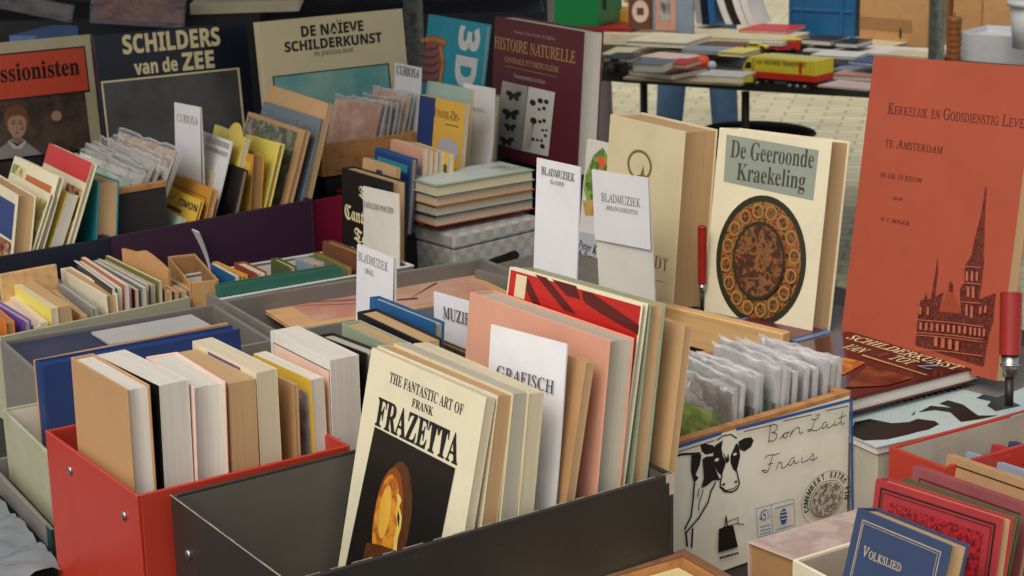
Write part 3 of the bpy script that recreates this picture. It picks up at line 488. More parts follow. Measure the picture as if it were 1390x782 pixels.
 ('s','R','lettering','ink',.0013,[(.243,.1652),(.2433,.1654),(.2438,.166),(.2447,.1668),(.2459,.1678),(.2471,.1688),(.2484,.1698),(.2498,.1707),(.2513,.1716),(.2527,.1723),(.2541,.1727),(.2553,.173),(.2564,.1731),(.2574,.1729),(.2581,.1724),(.2587,.1717),(.259,.1708),(.2593,.1698),(.2594,.1688),(.2593,.1679),(.2592,.1669),(.2592,.166),(.2594,.1651),(.2598,.1643),(.2603,.1636),(.261,.1631),(.2619,.163),(.2631,.1632),(.2644,.1637),(.2653,.1641),(.266,.1643),(.2663,.1644)]),
 ('s','R','lettering','ink',.0013,[(.2902,.1809),(.2904,.1811),(.2909,.1813),(.2915,.1818),(.2924,.1823),(.2932,.1827),(.294,.1827),(.2947,.1826),(.2954,.1821),(.2958,.1816),(.2959,.1809),(.2958,.1802),(.2953,.1793),(.2946,.1785),(.2937,.1779),(.2924,.1774),(.2909,.1771),(.2893,.177),(.2876,.177),(.2859,.1772),(.2841,.1776),(.2828,.1779),(.2819,.1781),(.2815,.1782)]),
 ('s','R','lettering','ink',.0013,[(.2885,.1766),(.2883,.1762),(.2877,.1753),(.2869,.174),(.2859,.1723),(.2849,.1706),(.2841,.169),(.2833,.1676),(.2827,.1662),(.2819,.1651),(.2809,.1642),(.2798,.1634),(.2785,.1629),(.2773,.1627),(.2763,.1627),(.2755,.1631),(.2748,.1637),(.2746,.1643),(.2747,.1648),(.2751,.1651),(.276,.1654),(.2772,.1654),(.2786,.165),(.2803,.1642),(.2823,.1631),(.2843,.1622),(.2862,.1615),(.288,.161),(.2898,.1608),(.2915,.1608),(.2933,.161),(.2951,.1615),(.2968,.1622),(.2982,.1627),(.299,.1631),(.2995,.1632)]),
 ('s','R','lettering','ink',.0013,[(.31,.1685),(.3097,.1685),(.3092,.1686),(.3083,.1688),(.3072,.1691),(.3061,.169),(.305,.1686),(.3039,.1678),(.3028,.1667),(.302,.1657),(.3016,.1646),(.3014,.1636),(.3015,.1625),(.3018,.1617),(.3024,.1612),(.3032,.1608),(.3042,.1607),(.3053,.161),(.3065,.1617),(.3077,.1629),(.309,.1645),(.31,.1654),(.3106,.1655),(.3108,.1649),(.3107,.1636),(.3108,.1624),(.311,.1614),(.3114,.1604),(.312,.1596),(.3131,.1592),(.3146,.1593),(.3166,.1598),(.319,.1606),(.3209,.1613),(.3221,.1617),(.3227,.162)]),
 ('s','R','lettering','ink',.0013,[(.3253,.167),(.3252,.1667),(.325,.166),(.3247,.1649),(.3242,.1635),(.3241,.1623),(.3242,.1613),(.3247,.1606),(.3253,.1601),(.3262,.1598),(.3272,.1597),(.3284,.1598),(.3297,.1601),(.331,.1604),(.3322,.1609),(.3334,.1615),(.3345,.1622),(.3354,.1627),(.3359,.163),(.3362,.1632)]),
 ('s','R','lettering','ink',.0013,[(.3261,.1751),(.3268,.1757)]),
 ('s','R','lettering','ink',.0013,[(.3394,.1766),(.3392,.1758),(.3388,.1741),(.3382,.1716),(.3374,.1682),(.3369,.1654),(.3368,.1631),(.3369,.1613),(.3374,.16),(.3381,.1591),(.339,.1587),(.3401,.1588),(.3415,.1592),(.3425,.1596),(.3432,.1598),(.3435,.1599)]),
 ('s','R','lettering','ink',.0013,[(.3315,.1686),(.345,.17)]),
 ('s','R','lettering','ink',.0013,[(.1956,.144),(.1958,.1442),(.1961,.1445),(.1966,.145),(.1972,.1457),(.1981,.1463),(.1991,.1467),(.2004,.1469),(.2019,.1471),(.2036,.147),(.2055,.1468),(.2076,.1463),(.21,.1456),(.2123,.1452),(.2145,.1449),(.2167,.1449),(.2189,.145),(.2205,.1451),(.2215,.1452),(.2221,.1453)]),
 ('s','R','lettering','ink',.0013,[(.2101,.1455),(.2098,.145),(.2093,.144),(.2085,.1425),(.2075,.1406),(.2066,.1386),(.2057,.1365),(.205,.1344),(.2044,.1322),(.2037,.1303),(.203,.1286),(.2022,.1271),(.2014,.1258),(.2004,.1249),(.1994,.1243),(.1982,.1241),(.1969,.1242),(.1957,.1246),(.1944,.1253),(.1931,.1262),(.1918,.1273),(.191,.1281),(.1908,.1286),(.1911,.1288),(.192,.1287),(.193,.1285),(.1941,.1282),(.1954,.1279),(.1968,.1274),(.1978,.127),(.1986,.1268),(.1989,.1267)]),
 ('s','R','lettering','ink',.0013,[(.2008,.1349),(.2094,.1342)]),
 ('s','R','lettering','ink',.0013,[(.2155,.1241),(.2158,.1246),(.2163,.1255),(.2171,.1269),(.2181,.1288),(.219,.1304),(.2196,.1317),(.22,.1326),(.2202,.1332),(.2205,.1335),(.2208,.1334),(.2212,.133),(.2216,.1322),(.2222,.1317),(.223,.1314),(.2239,.1314),(.225,.1317),(.2257,.1315),(.226,.131),(.226,.1302),(.2256,.129),(.2253,.1278),(.2252,.1268),(.2253,.1258),(.2255,.1249),(.2259,.1242),(.2266,.1236),(.2275,.1232),(.2286,.1229),(.2298,.123),(.2312,.1234),(.2328,.1241),(.2345,.1252),(.2357,.126),(.2366,.1266),(.237,.1269)]),
 ('s','R','lettering','ink',.0013,[(.2491,.1333),(.2487,.1332),(.2479,.1332),(.2468,.1331),(.2453,.1329),(.2438,.1325),(.2424,.1317),(.2411,.1307),(.2398,.1293),(.2389,.1281),(.2384,.127),(.2382,.126),(.2385,.1251),(.239,.1244),(.2397,.124),(.2408,.1238),(.2421,.1238),(.2434,.1243),(.2447,.1252),(.2461,.1266),(.2474,.1284),(.2484,.1295),(.2489,.1298),(.249,.1293),(.2488,.128),(.2487,.1269),(.2489,.1258),(.2493,.1249),(.25,.1241),(.2509,.1236),(.252,.1236),(.2533,.124),(.2548,.1248),(.2559,.1254),(.2567,.1258),(.2571,.126)]),
 ('s','R','lettering','ink',.0013,[(.2631,.1299),(.263,.1296),(.2628,.1289),(.2625,.1278),(.2621,.1264),(.2619,.1252),(.2619,.1242),(.2622,.1234),(.2626,.1228),(.2635,.1224),(.2648,.1223),(.2666,.1224),(.2687,.1228),(.2704,.1231),(.2715,.1233),(.272,.1234)]),
 ('s','R','lettering','ink',.0013,[(.2661,.1383),(.267,.1387)]),
 ('s','R','lettering','ink',.0013,[(.2721,.1224),(.2725,.1227),(.2735,.1232),(.275,.124),(.277,.125),(.2786,.1262),(.2799,.1274),(.2809,.1288),(.2815,.1302),(.2821,.1308),(.2828,.1305),(.2835,.1293),(.2842,.1271),(.2846,.1253),(.2846,.1239),(.2843,.1227),(.2837,.1218),(.2829,.1214),(.282,.1212),(.281,.1215),(.2799,.1221),(.2791,.1225),(.2785,.1228),(.2782,.123)]),
 ('s','R','lettering','ink',.0013,[(.2836,.1204),(.2915,.1236)]),
 ('s','R','stripes','blueink',.0045,[(.0249,.1961),(.116,.1977)]),
 ('s','R','stripes','ink',.0012,[(.0249,.1894),(.1046,.1907)]),
 ('s','R','stripes','blueink',.0045,[(.1437,.1972),(.3531,.1908)]),
 ('s','R','stripes','ink',.0012,[(.1564,.191),(.2027,.1888)]),
 ('s','R','stripes','ink',.0012,[(.2258,.1895),(.2782,.1867)]),
 ('s','R','stripes','ink',.0012,[(.3046,.1864),(.3471,.1834)]),
 ('s','R','stripes','blueink',.0045,[(.3531,.1908),(.3607,.0166)]),
 ('s','R','stripes','blueink',.001,[(.3492,.1829),(.3549,.0181)]),
 ('e','R','seal','ink',.3086,.0611,.0478,.0384,.985),
 ('e','R','seal','ink',.3086,.0603,.0318,.0257,.97),
 ('e','R','seal','pic_engraving',.3086,.0603,.0287,.023,0),
 ('a','R','seal','ink','CAMEMBERT EXTRA FIN','ssb',.02,.3086,.0611,.0354,.0284,.0085,195,-15),
 ('s','R','fat_content_panel','blueink',.0008,[(.1767,.0795),(.2457,.0762)]),
 ('s','R','fat_content_panel','blueink',.0008,[(.2457,.0762),(.2489,.0343)]),
 ('s','R','fat_content_panel','blueink',.0008,[(.2489,.0343),(.1805,.038)]),
 ('s','R','fat_content_panel','blueink',.0008,[(.1805,.038),(.1767,.0795)]),
 ('s','R','fat_content_panel','blueink',.0008,[(.2041,.0781),(.2071,.0365)]),
 ('t','R','fat_content_panel','blueink','45%','ssb',-.01,.1827,.059,.0193,.0162),
 ('s','R','fat_content_panel','bluepale',.002,[(.1842,.0521),(.2025,.0506)]),
 ('s','R','fat_content_panel','bluepale',.002,[(.1842,.0468),(.2026,.0453)]),
 ('s','R','fat_content_panel','bluepale',.002,[(.1843,.0422),(.2027,.0408)]),
 ('s','R','fat_content_panel','bluepale',.002,[(.21,.0717),(.2423,.0703)]),
 ('s','R','fat_content_panel','bluepale',.002,[(.2119,.041),(.2438,.039)]),
 ('p','R','fat_content_panel','blueink',[(.2199,.0647),(.2262,.0687),(.2311,.0636),(.2328,.0518),(.229,.0452),(.2221,.0459),(.219,.0554)]),
 ('s','R','fat_content_panel','crateface',.0012,[(.2209,.0636),(.2316,.0628)]),
 ('s','R','fat_content_panel','crateface',.0012,[(.2209,.0587),(.2317,.0578)]),
 ('s','R','fat_content_panel','crateface',.0012,[(.221,.0538),(.2318,.0528)])],
'truck':[('t','F','title','ink','van REENEN TRANSPORT','ssb',.0,.008,.0476,.201,.0147)]}

# ------------------------------------------------------------------ materials
def lin(h):
    v = [int(h[i:i+2], 16)/255 for i in (0, 2, 4)]
    return [c/12.92 if c <= .04045 else ((c+.055)/1.055)**2.4 for c in v]
MATS = {}
SPEC = {  # name: (hex, roughness, kind)
 'ink': ('16130f', .6, 'flat'), 'inkgrey': ('34302e', .6, 'flat'), 'cream': ('e6d3a2', .5, 'flat'), 'gold': ('c09a62', .45, 'flat'),
 'goldpale': ('b5a58a', .45, 'flat'), 'greypink': ('a89494', .5, 'flat'), 'white': ('ecebe6', .5, 'flat'), 'navyink': ('1c2340', .6, 'flat'),
 'brownred': ('54201a', .6, 'flat'), 'brownred2': ('a24c34', .6, 'flat'), 'brownink': ('7c6232', .6, 'flat'), 'orangelight': ('b9664a', .6, 'flat'),
 'darkolive': ('3d3f30', .6, 'flat'), 'greygreen': ('8d9484', .55, 'paper'), 'darkgreen': ('262a16', .45, 'flat'), 'goldring': ('a07a3c', .45, 'flat'),
 'blueink': ('2a5796', .5, 'flat'), 'bluepale': ('7f9cc0', .5, 'flat'), 'crateface': ('f0e9d0', .5, 'flat'), 'picblack': ('17130f', .4, 'flat'),
 'yellowpaper': ('d8c060', .5, 'flat'), 'dark': ('2b2622', .6, 'flat'), 'pk_white': ('e2e0dc', .14, 'paper'), 'pk_rose': ('d3b8aa', .14, 'paper'), 'pk_mint': ('b9cdb4', .14, 'paper'), 'pk_ivory': ('d6cdb2', .14, 'paper'), 'pk_tan': ('b99a78', .14, 'paper'), 'pk_lilac': ('bdb2c0', .14, 'paper'), 'pk_lime': ('c4f05a', .14, 'pic2l'), 'darkred': ('561414', .2, 'flat'), 'lipred': ('b4201c', .18, 'paper'), 'eggdark': ('8a4416', .4, 'flat'), 'eggbright': ('d9a63c', .4, 'stain'), 'skinshade': ('a87a62', .6, 'flat'), 'lipdull': ('a04a42', .6, 'flat'), 'purple': ('63407a', .5, 'flat'), 'bone': ('d3914e', .5, 'flat'),
 'skinorange': ('a86040', .5, 'paper'), 'tealblue': ('2fa0b6', .4, 'paper'), 'skin': ('c79a80', .6, 'flat'), 'hair': ('8a5530', .6, 'flat'),
 'greycloth': ('a89a94', .6, 'paper'), 'redorange': ('e4573a', .45, 'paper'), 'palegrey': ('b9b9be', .5, 'flat'), 'greymid': ('8b8682', .5, 'flat'),
 'ochreink': ('9a7730', .5, 'flat'), 'paper2': ('d5cfc6', .5, 'paper'), 'navy': ('223a74', .5, 'paper'), 'ornred': ('c22a2c', .5, 'paper'),
 # paper, board, cloth
 'pg_white': ('d8d1c3', .8, 'pages'), 'pg_cream': ('d4c6a6', .8, 'pages'), 'pg_tan': ('bf9c70', .8, 'pages'), 'pg_brown': ('a27a4c', .8, 'pages'), 'pg_grey': ('b7b09c', .8, 'pages'),
 'c_white': ('d9d5cb', .5, 'paper'), 'c_ivory': ('dbd1b2', .5, 'worn'), 'c_cream': ('d0c29b', .55, 'paper'), 'c_tan': ('c79f70', .6, 'paper'), 'c_buff': ('b98f62', .6, 'paper'),
 'c_pink': ('d0987e', .55, 'worn'), 'c_rosewhite': ('e6c6b6', .5, 'paper'), 'c_kerk': ('aa4d33', .62, 'paper'), 'c_maroon': ('5f2430', .3, 'paper'),
 'c_navydark': ('141b2c', .25, 'paper'), 'c_black': ('1a1715', .45, 'paper'), 'c_teal': ('2a8a94', .5, 'cloth'), 'c_red': ('c22f30', .45, 'paper'),
 'c_yellow': ('dcb440', .5, 'paper'), 'c_ochre': ('c98f35', .5, 'paper'), 'c_lemon': ('e0d060', .5, 'paper'), 'c_green': ('4c6b45', .6, 'cloth'), 'c_greenteal': ('256354', .6, 'cloth'),
 'c_blue': ('1f5484', .5, 'cloth'), 'c_volks': ('2e3f60', .7, 'cloth'), 'c_slate': ('6f7f88', .6, 'cloth'), 'c_sage': ('8b957c', .6, 'paper'), 'c_olive': ('6f6a32', .6, 'cloth'),
 'c_brown': ('6b4026', .6, 'cloth'), 'c_marble': ('57402c', .5, 'pic2'), 'c_rust': ('8a3a28', .6, 'cloth'), 'c_grey': ('8d8d88', .6, 'cloth'), 'c_purple': ('6a4a9c', .4, 'paper'),
 'c_orange': ('d0722a', .45, 'paper'), 'c_brownorange': ('b2642c', .5, 'paper'), 'c_crimson': ('a42e33', .6, 'cloth'), 'c_rose': ('8f484a', .65, 'cloth'), 'c_dkgreen': ('45552f', .65, 'cloth'),
 'c_tancloth': ('b08a62', .65, 'cloth'), 'c_bluegrey': ('8593a0', .6, 'cloth'), 'c_mint': ('a9c4b4', .5, 'paper'), 'c_anat': ('2fa4bb', .22, 'paper'), 'c_winnie': ('e2b24a', .5, 'paper'),
 'c_album': ('2b3350', .4, 'paper'), 'c_ring': ('22396c', .5, 'cloth'), 'c_greencover': ('9fb79a', .4, 'paper'), 'c_spiral': ('b4c4bf', .4, 'paper'), 'c_redbrown': ('4a1c1a', .16, 'paper'), 'c_bluebord': ('5c7aa6', .35, 'paper'),
 'c_booklet': ('c79a6c', .8, 'stain'), 'c_map': ('b9a294', .6, 'paper'), 'c_greysheet': ('a9a7a3', .7, 'paper'),
 'card': ('dad8d9', .7, 'paper'), 'card_back': ('d6d0c4', .7, 'paper'), 'kraft': ('b98b58', .8, 'card'), 'kraftdark': ('9a7046', .8, 'card'),
 'box_red': ('b23626', .42, 'worn'), 'box_black': ('2e2a25', .42, 'worn'), 'box_blackin': ('5a554c', .6, 'worn'), 'box_greypale': ('b0a492', .75, 'card'), 'box_grey': ('76716a', .7, 'card'), 'box_greyin': ('6d675f', .75, 'card'), 'box_olive': ('a3a184', .7, 'card'), 'lining': ('d8d0bf', .8, 'paper'),  # palest grey: brown-grey card of the linings and the rubbed edge
 'box_green': ('1c3a38', .6, 'paper'), 'box_purple': ('3a1f36', .55, 'paper'), 'box_navy': ('131a2a', .55, 'paper'), 'box_magenta': ('a81c48', .5, 'paper'), 'box_cream': ('e0d8ba', .5, 'paper'),
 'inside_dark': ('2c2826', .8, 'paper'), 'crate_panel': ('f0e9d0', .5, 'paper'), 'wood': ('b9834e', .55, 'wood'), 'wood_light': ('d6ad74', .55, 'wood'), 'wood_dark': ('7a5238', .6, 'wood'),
 'metal': ('b9b9b6', .3, 'metal'), 'galv': ('7d8280', .5, 'galv'), 'tabletop': ('2a2622', .7, 'wood'), 'blackplastic': ('15151a', .45, 'flat'), 'tarp': ('10131c', .7, 'cloth'),
 'canopy': ('6a675c', .8, 'cloth'), 'woven': ('bdbab2', .4, 'weave'), 'plastic_blue': ('1c5a86', .4, 'flat'), 'plastic_blue2': ('5f80b4', .4, 'flat'), 'plastic_green': ('12793c', .4, 'flat'), 'plastic_red': ('94201a', .35, 'flat'),
 'toyyellow': ('dcc832', .35, 'flat'), 'toyred': ('c8261e', .35, 'flat'), 'toyblack': ('1b1a1a', .5, 'flat'), 'candle': ('8a4f1c', .5, 'stain'), 'clearwhite': ('c9cacb', .3, 'flat'), 'orangeball': ('f05a1c', .35, 'flat'),
 'jeans': ('4a6788', .85, 'cloth'), 'jacket': ('2c3036', .8, 'cloth'), 'greytrousers': ('6a6264', .85, 'cloth'), 'shoe': ('2a2420', .6, 'flat'), 'skinbody': ('c9997f', .6, 'flat'),
 'silver': ('7d8184', .2, 'card'), 'orangecloth': ('c0602c', .7, 'cloth'), 'sheet_yellow': ('d9c98e', .4, 'paper'),
}
PICS = {  # printed pictures: (scale, [colours])
 'pic_storm': (5, ['2a2b2c', '4a4a49', '5d5a55', '3a3230']), 'pic_brown': (14, ['2a2420', '4a3c34', '6a5648', '3a3a38']), 'pic_teal': (4, ['6f9f97', '5a9a98', '8fb5a6', '4f7a58']),
 'pic_grey': (8, ['8f8a86', 'a9a39d', '8a8078']), 'pic_redgold': (110, ['4a1410', '8a2a1c', '9a6a34', '2c140c', '7a2418']), 'pic_redgold2': (220, ['5a1c14', '8a6034', '3a1810', '7a2a1c']),
 'pic_scene': (75, ['1a120c', '4a2a18', '8a6034', '5a1c14', '2a3018', '3a1c12']), 'pic_green': (45, ['4d7d2a', '8fb34a', '3a5a20', '9fb36a']), 'pic_ochre': (50, ['a8783a', 'c9a55a', '7a5a2a']),
 'pic_brownglow': (30, ['3a2010', '5a3418', '2a160c']), 'pic_orange': (40, ['b8661c', 'd8942c', 'a04a18', 'c8902c']), 'pic_brownred': (16, ['3a1612', '6a2a1c', '8a4a24', '2a1410']),
 'pic_engraving': (190, ['1a1714', 'd8d2b6', '2a2622', 'cfc8aa']), 'pic_comic': (28, ['d8c060', '3a6a8a', 'c8442c', 'e0d8b0', '4a7a3a']), 'pic_comic2': (22, ['d9b040', '5a7a2a', 'e0cf90', '8a4a2a']),
 'pic_mountain': (24, ['5a6a4a', '8a8a6a', '3a4a3a', 'a09080', '6a5a6a']), 'pic_face': (20, ['b06a3a', 'd9b48a', '6a2a1c', '3a2a20']), 'pic_lips': (5, ['b81e1c', 'd42a24', '5a1412', 'c82420', '6a1a18']),
 'pic_orn': (150, ['3a1418', 'c22a34', '4a161c', 'd23a42']), 'pic_postcard': (9, ['c99a80', 'b88a74', 'd8b8a0', '8a7a70']), 'pic_bw': (16, ['3a3634', '8a8580', 'c0bab4', '5a5450']),
 'pic_lime': (30, ['b4e83c', 'd8f080', '8cc430', 'c4e47a']), 'pic_mixed': (18, ['b8a89a', '8a9aa0', 'c9b090', 'a07a6a', 'd0ccc0']), 'pic_birds': (11, ['cfd6cf', 'd3d8d0', 'cfd6cf', 'c6cfc4', 'a9a890', '6f7468']),
 'pic_church': (330, ['2e1410', '54201a', '6a2a1e', 'a2462a']), 'pic_gable': (300, ['7a3222', 'a2462a', '9a4028']),
 'pic_map': (22, ['b9a294', 'a99084', 'c4b0a2', '8f8a84']), 'pic_pinkold': (7, ['c98a7a', 'bf8070', 'cda088', 'b8917a']),
}
def mnode(nt, t, **kw):
    n = nt.nodes.new(t)
    for k, v in kw.items(): setattr(n, k, v)
    return n
def M(name):
    if name in MATS: return MATS[name]
    m = bpy.data.materials.new(name); m.use_nodes = True; nt = m.node_tree; L = nt.links.new
    b = nt.nodes['Principled BSDF']; out = nt.nodes['Material Output']
    tc = mnode(nt, 'ShaderNodeTexCoord'); oi = mnode(nt, 'ShaderNodeObjectInfo')
    def coords(sc):
        mp = mnode(nt, 'ShaderNodeMapping'); mp.inputs['Scale'].default_value = sc
        ad = mnode(nt, 'ShaderNodeVectorMath', operation='ADD')
        L(tc.outputs['Object'], ad.inputs[0])
        cx = mnode(nt, 'ShaderNodeCombineXYZ'); mu = mnode(nt, 'ShaderNodeMath', operation='MULTIPLY'); mu.inputs[1].default_value = 37.
        L(oi.outputs['Random'], mu.inputs[0]); L(mu.outputs[0], cx.inputs[0]); L(mu.outputs[0], cx.inputs[2]); L(cx.outputs[0], ad.inputs[1])
        L(ad.outputs[0], mp.inputs[0]); return mp.outputs[0]
    def noise(sc, scale, detail=4, rough=.55):
        n = mnode(nt, 'ShaderNodeTexNoise'); n.inputs['Scale'].default_value = scale; n.inputs['Detail'].default_value = detail; n.inputs['Roughness'].default_value = rough
        L(coords(sc), n.inputs['Vector']); return n.outputs['Fac']
    def ramp(fac, stops):
        r = mnode(nt, 'ShaderNodeValToRGB'); e = r.color_ramp.elements
        while len(e) < len(stops): e.new(.5)
        for el, (pos, c) in zip(e, stops): el.position = pos; el.color = list(c)+[1]
        L(fac, r.inputs[0]); return r.outputs[0]
    def bump(fac, st, dist=.001):
        bp = mnode(nt, 'ShaderNodeBump'); bp.inputs['Strength'].default_value = st; bp.inputs['Distance'].default_value = dist
        L(fac, bp.inputs['Height']); L(bp.outputs[0], b.inputs['Normal'])
    sc = lambda c, f: [min(1, x*f) for x in c]
    if name in PICS:
        s, cols = PICS[name]; cs = [lin(c) for c in cols]
        f = noise((1, 1, 1), s, 6, .6); n = len(cs)
        L(ramp(f, [(.3+.4*i/(n-1), c) for i, c in enumerate(cs)]), b.inputs['Base Color']); b.inputs['Roughness'].default_value = .4
        MATS[name] = m; return m
    h, ro, kind = SPEC[name]; c = lin(h)
    b.inputs['Base Color'].default_value = c+[1]; b.inputs['Roughness'].default_value = ro
    if kind == 'paper':
        f = noise((1, 1, 1), 9, 6, .65); L(ramp(f, [(.25, sc(c, .86)), (.5, c), (.8, sc(c, 1.08))]), b.inputs['Base Color']); bump(noise((1, 1, 1), 160, 3), .06)
    elif kind == 'worn':    # rubbed card: soft mottling, scratches and small chipped specks
        f = noise((1, 1, 1), 9, 6, .65); base = ramp(f, [(.25, sc(c, .84)), (.5, c), (.8, sc(c, 1.1))])
        s1 = noise((1, 1, 1), 75, 5, .75); s2 = noise((12, 12, 150), 1, 4, .7)
        mk = lambda fac, lo, hi: ramp(fac, [(lo, (0, 0, 0)), (hi, (1, 1, 1))])
        mxa = mnode(nt, 'ShaderNodeMixRGB', blend_type='LIGHTEN'); L(mk(s1, .685, .73), mxa.inputs[1]); L(mk(s2, .70, .76), mxa.inputs[2]); mxa.inputs[0].default_value = 1
        mu_ = mnode(nt, 'ShaderNodeMath', operation='MULTIPLY'); mu_.inputs[1].default_value = .42; L(mxa.outputs[0], mu_.inputs[0])
        mxb = mnode(nt, 'ShaderNodeMixRGB'); L(mu_.outputs[0], mxb.inputs[0]); L(base, mxb.inputs[1]); mxb.inputs[2].default_value = [v*.55+.28 for v in c]+[1]
        L(mxb.outputs[0], b.inputs['Base Color']); bump(noise((1, 1, 1), 120, 4), .12)
    elif kind == 'pages':
        f = noise((5, 520, 5), 1, 7, .82); L(ramp(f, [(.3, sc(c, .66)), (.46, sc(c, .93)), (.7, sc(c, 1.07))]), b.inputs['Base Color']); bump(f, .35, .0012)
    elif kind == 'cloth':
        f = noise((1, 1, 1), 14, 6, .7); L(ramp(f, [(.25, sc(c, .78)), (.55, c), (.8, sc(c, 1.16))]), b.inputs['Base Color']); bump(noise((1, 1, 1), 900, 2), .25, .0005)
    elif kind == 'card':
        f = noise((1, 1, 1), 22, 7, .7); L(ramp(f, [(.25, sc(c, .8)), (.5, c), (.8, sc(c, 1.12))]), b.inputs['Base Color']); bump(noise((1, 1, 1), 260, 4), .15)
    elif kind == 'stain':
        f = noise((1, 1, 1), 12, 8, .7); L(ramp(f, [(.25, sc(c, .6)), (.5, c), (.75, sc(c, 1.2))]), b.inputs['Base Color']); bump(f, .2)
    elif kind == 'pic2':
        f = noise((1, 1, 1), 60, 6, .7); L(ramp(f, [(.3, sc(c, .4)), (.5, c), (.72, sc(c, 1.9))]), b.inputs['Base Color'])
    elif kind == 'pic2l':
        f = noise((1, 1, 1), 34, 5, .6); L(ramp(f, [(.3, sc(c, .5)), (.5, c), (.72, [min(1, v+.25) for v in c])]), b.inputs['Base Color'])
    elif kind == 'wood':
        f = noise((3, 60, 60), 1, 5, .6); L(ramp(f, [(.3, sc(c, .68)), (.5, c), (.75, sc(c, 1.15))]), b.inputs['Base Color']); bump(f, .15)
    elif kind == 'metal':
        b.inputs['Metallic'].default_value = 1
    elif kind == 'galv':
        b.inputs['Metallic'].default_value = .6; f = noise((1, 1, 1), 55, 5, .7); L(ramp(f, [(.3, sc(c, .5)), (.5, c), (.7, sc(c, 1.4))]), b.inputs['Base Color'])
    elif kind == 'weave':
        ck = mnode(nt, 'ShaderNodeTexChecker'); ck.inputs['Scale'].default_value = 60; ck.inputs['Color1'].default_value = sc(c, 1.08)+[1]; ck.inputs['Color2'].default_value = sc(c, .85)+[1]
        L(coords((1, 1, 1)), ck.inputs['Vector']); L(ck.outputs[0], b.inputs['Base Color']); bump(ck.outputs['Fac'], .5, .001)
    elif kind == 'flat':
        f = noise((1, 1, 1), 40, 4, .6); L(ramp(f, [(.3, sc(c, .9)), (.6, c)]), b.inputs['Base Color'])
    MATS[name] = m; return m
def film_mat(fac=.11):
    m = bpy.data.materials.new('clear_film'); m.use_nodes = True; nt = m.node_tree; nt.nodes.clear(); L = nt.links.new
    out = mnode(nt, 'ShaderNodeOutputMaterial'); tr = mnode(nt, 'ShaderNodeBsdfTransparent'); gl = mnode(nt, 'ShaderNodeBsdfGlossy'); df0 = mnode(nt, 'ShaderNodeBsdfDiffuse'); tl = mnode(nt, 'ShaderNodeBsdfTranslucent'); df = mnode(nt, 'ShaderNodeMixShader'); L(df0.outputs[0], df.inputs[1]); L(tl.outputs[0], df.inputs[2])
    gl.inputs['Roughness'].default_value = .07; df0.inputs['Color'].default_value = (.93, .93, .92, 1); tl.inputs['Color'].default_value = (.93, .93, .92, 1)
    n = mnode(nt, 'ShaderNodeTexNoise'); n.inputs['Scale'].default_value = 28; n.inputs['Detail'].default_value = 3
    tc = mnode(nt, 'ShaderNodeTexCoord'); L(tc.outputs['Object'], n.inputs['Vector'])
    bp = mnode(nt, 'ShaderNodeBump'); bp.inputs['Strength'].default_value = .8; bp.inputs['Distance'].default_value = .006; L(n.outputs['Fac'], bp.inputs['Height']); L(bp.outputs[0], gl.inputs['Normal'])
    m1 = mnode(nt, 'ShaderNodeMixShader'); m1.inputs[0].default_value = fac; L(tr.outputs[0], m1.inputs[1]); L(df.outputs[0], m1.inputs[2])
    lw = mnode(nt, 'ShaderNodeFresnel'); lw.inputs['IOR'].default_value = 1.32; L(bp.outputs[0], lw.inputs['Normal'])
    m2 = mnode(nt, 'ShaderNodeMixShader'); L(lw.outputs[0], m2.inputs[0]); L(m1.outputs[0], m2.inputs[1]); L(gl.outputs[0], m2.inputs[2]); L(m2.outputs[0], out.inputs[0])
    return m
MATS['film'] = film_mat()
def rim_mat():
    m = film_mat(); m.name = 'film_rim'
    for n in m.node_tree.nodes:
        if n.type == 'MIX_SHADER' and not n.inputs[0].is_linked and abs(n.inputs[0].default_value-.11) < 1e-4: n.inputs[0].default_value = .6
    return m
MATS['filmrim'] = rim_mat(); MATS['filmclear'] = film_mat(.05)
def ground_mat():
    m = bpy.data.materials.new('paving'); m.use_nodes = True; nt = m.node_tree; L = nt.links.new; b = nt.nodes['Principled BSDF']
    tc = mnode(nt, 'ShaderNodeTexCoord'); mp = mnode(nt, 'ShaderNodeMapping'); mp.inputs['Rotation'].default_value = (0, 0, R(14)); L(tc.outputs['Object'], mp.inputs[0])
    br = mnode(nt, 'ShaderNodeTexBrick'); br.inputs['Scale'].default_value = 1; br.inputs['Brick Width'].default_value = .21; br.inputs['Row Height'].default_value = .10; br.inputs['Mortar Size'].default_value = .008
    br.inputs['Color1'].default_value = lin('c4bc98')+[1]; br.inputs['Color2'].default_value = lin('b4aa88')+[1]; br.inputs['Mortar'].default_value = lin('9a9276')+[1]
    L(mp.outputs[0], br.inputs['Vector']); n = mnode(nt, 'ShaderNodeTexNoise'); n.inputs['Scale'].default_value = 3; n.inputs['Detail'].default_value = 8; L(mp.outputs[0], n.inputs['Vector'])
    mx = mnode(nt, 'ShaderNodeMixRGB', blend_type='MULTIPLY'); mx.inputs[0].default_value = .6; L(br.outputs[0], mx.inputs[1]); L(n.outputs['Fac'], mx.inputs[2])
    mx2 = mnode(nt, 'ShaderNodeMixRGB', blend_type='ADD'); mx2.inputs[0].default_value = .35; L(mx.outputs[0], mx2.inputs[1]); L(br.outputs[0], mx2.inputs[2])
    L(mx2.outputs[0], b.inputs['Base Color']); b.inputs['Roughness'].default_value = .75
    bp = mnode(nt, 'ShaderNodeBump'); bp.inputs['Strength'].default_value = .4; bp.inputs['Distance'].default_value = .01; L(br.outputs['Fac'], bp.inputs['Height']); bp.invert = True; L(bp.outputs[0], b.inputs['Normal'])
    return m
MATS['paving'] = ground_mat()
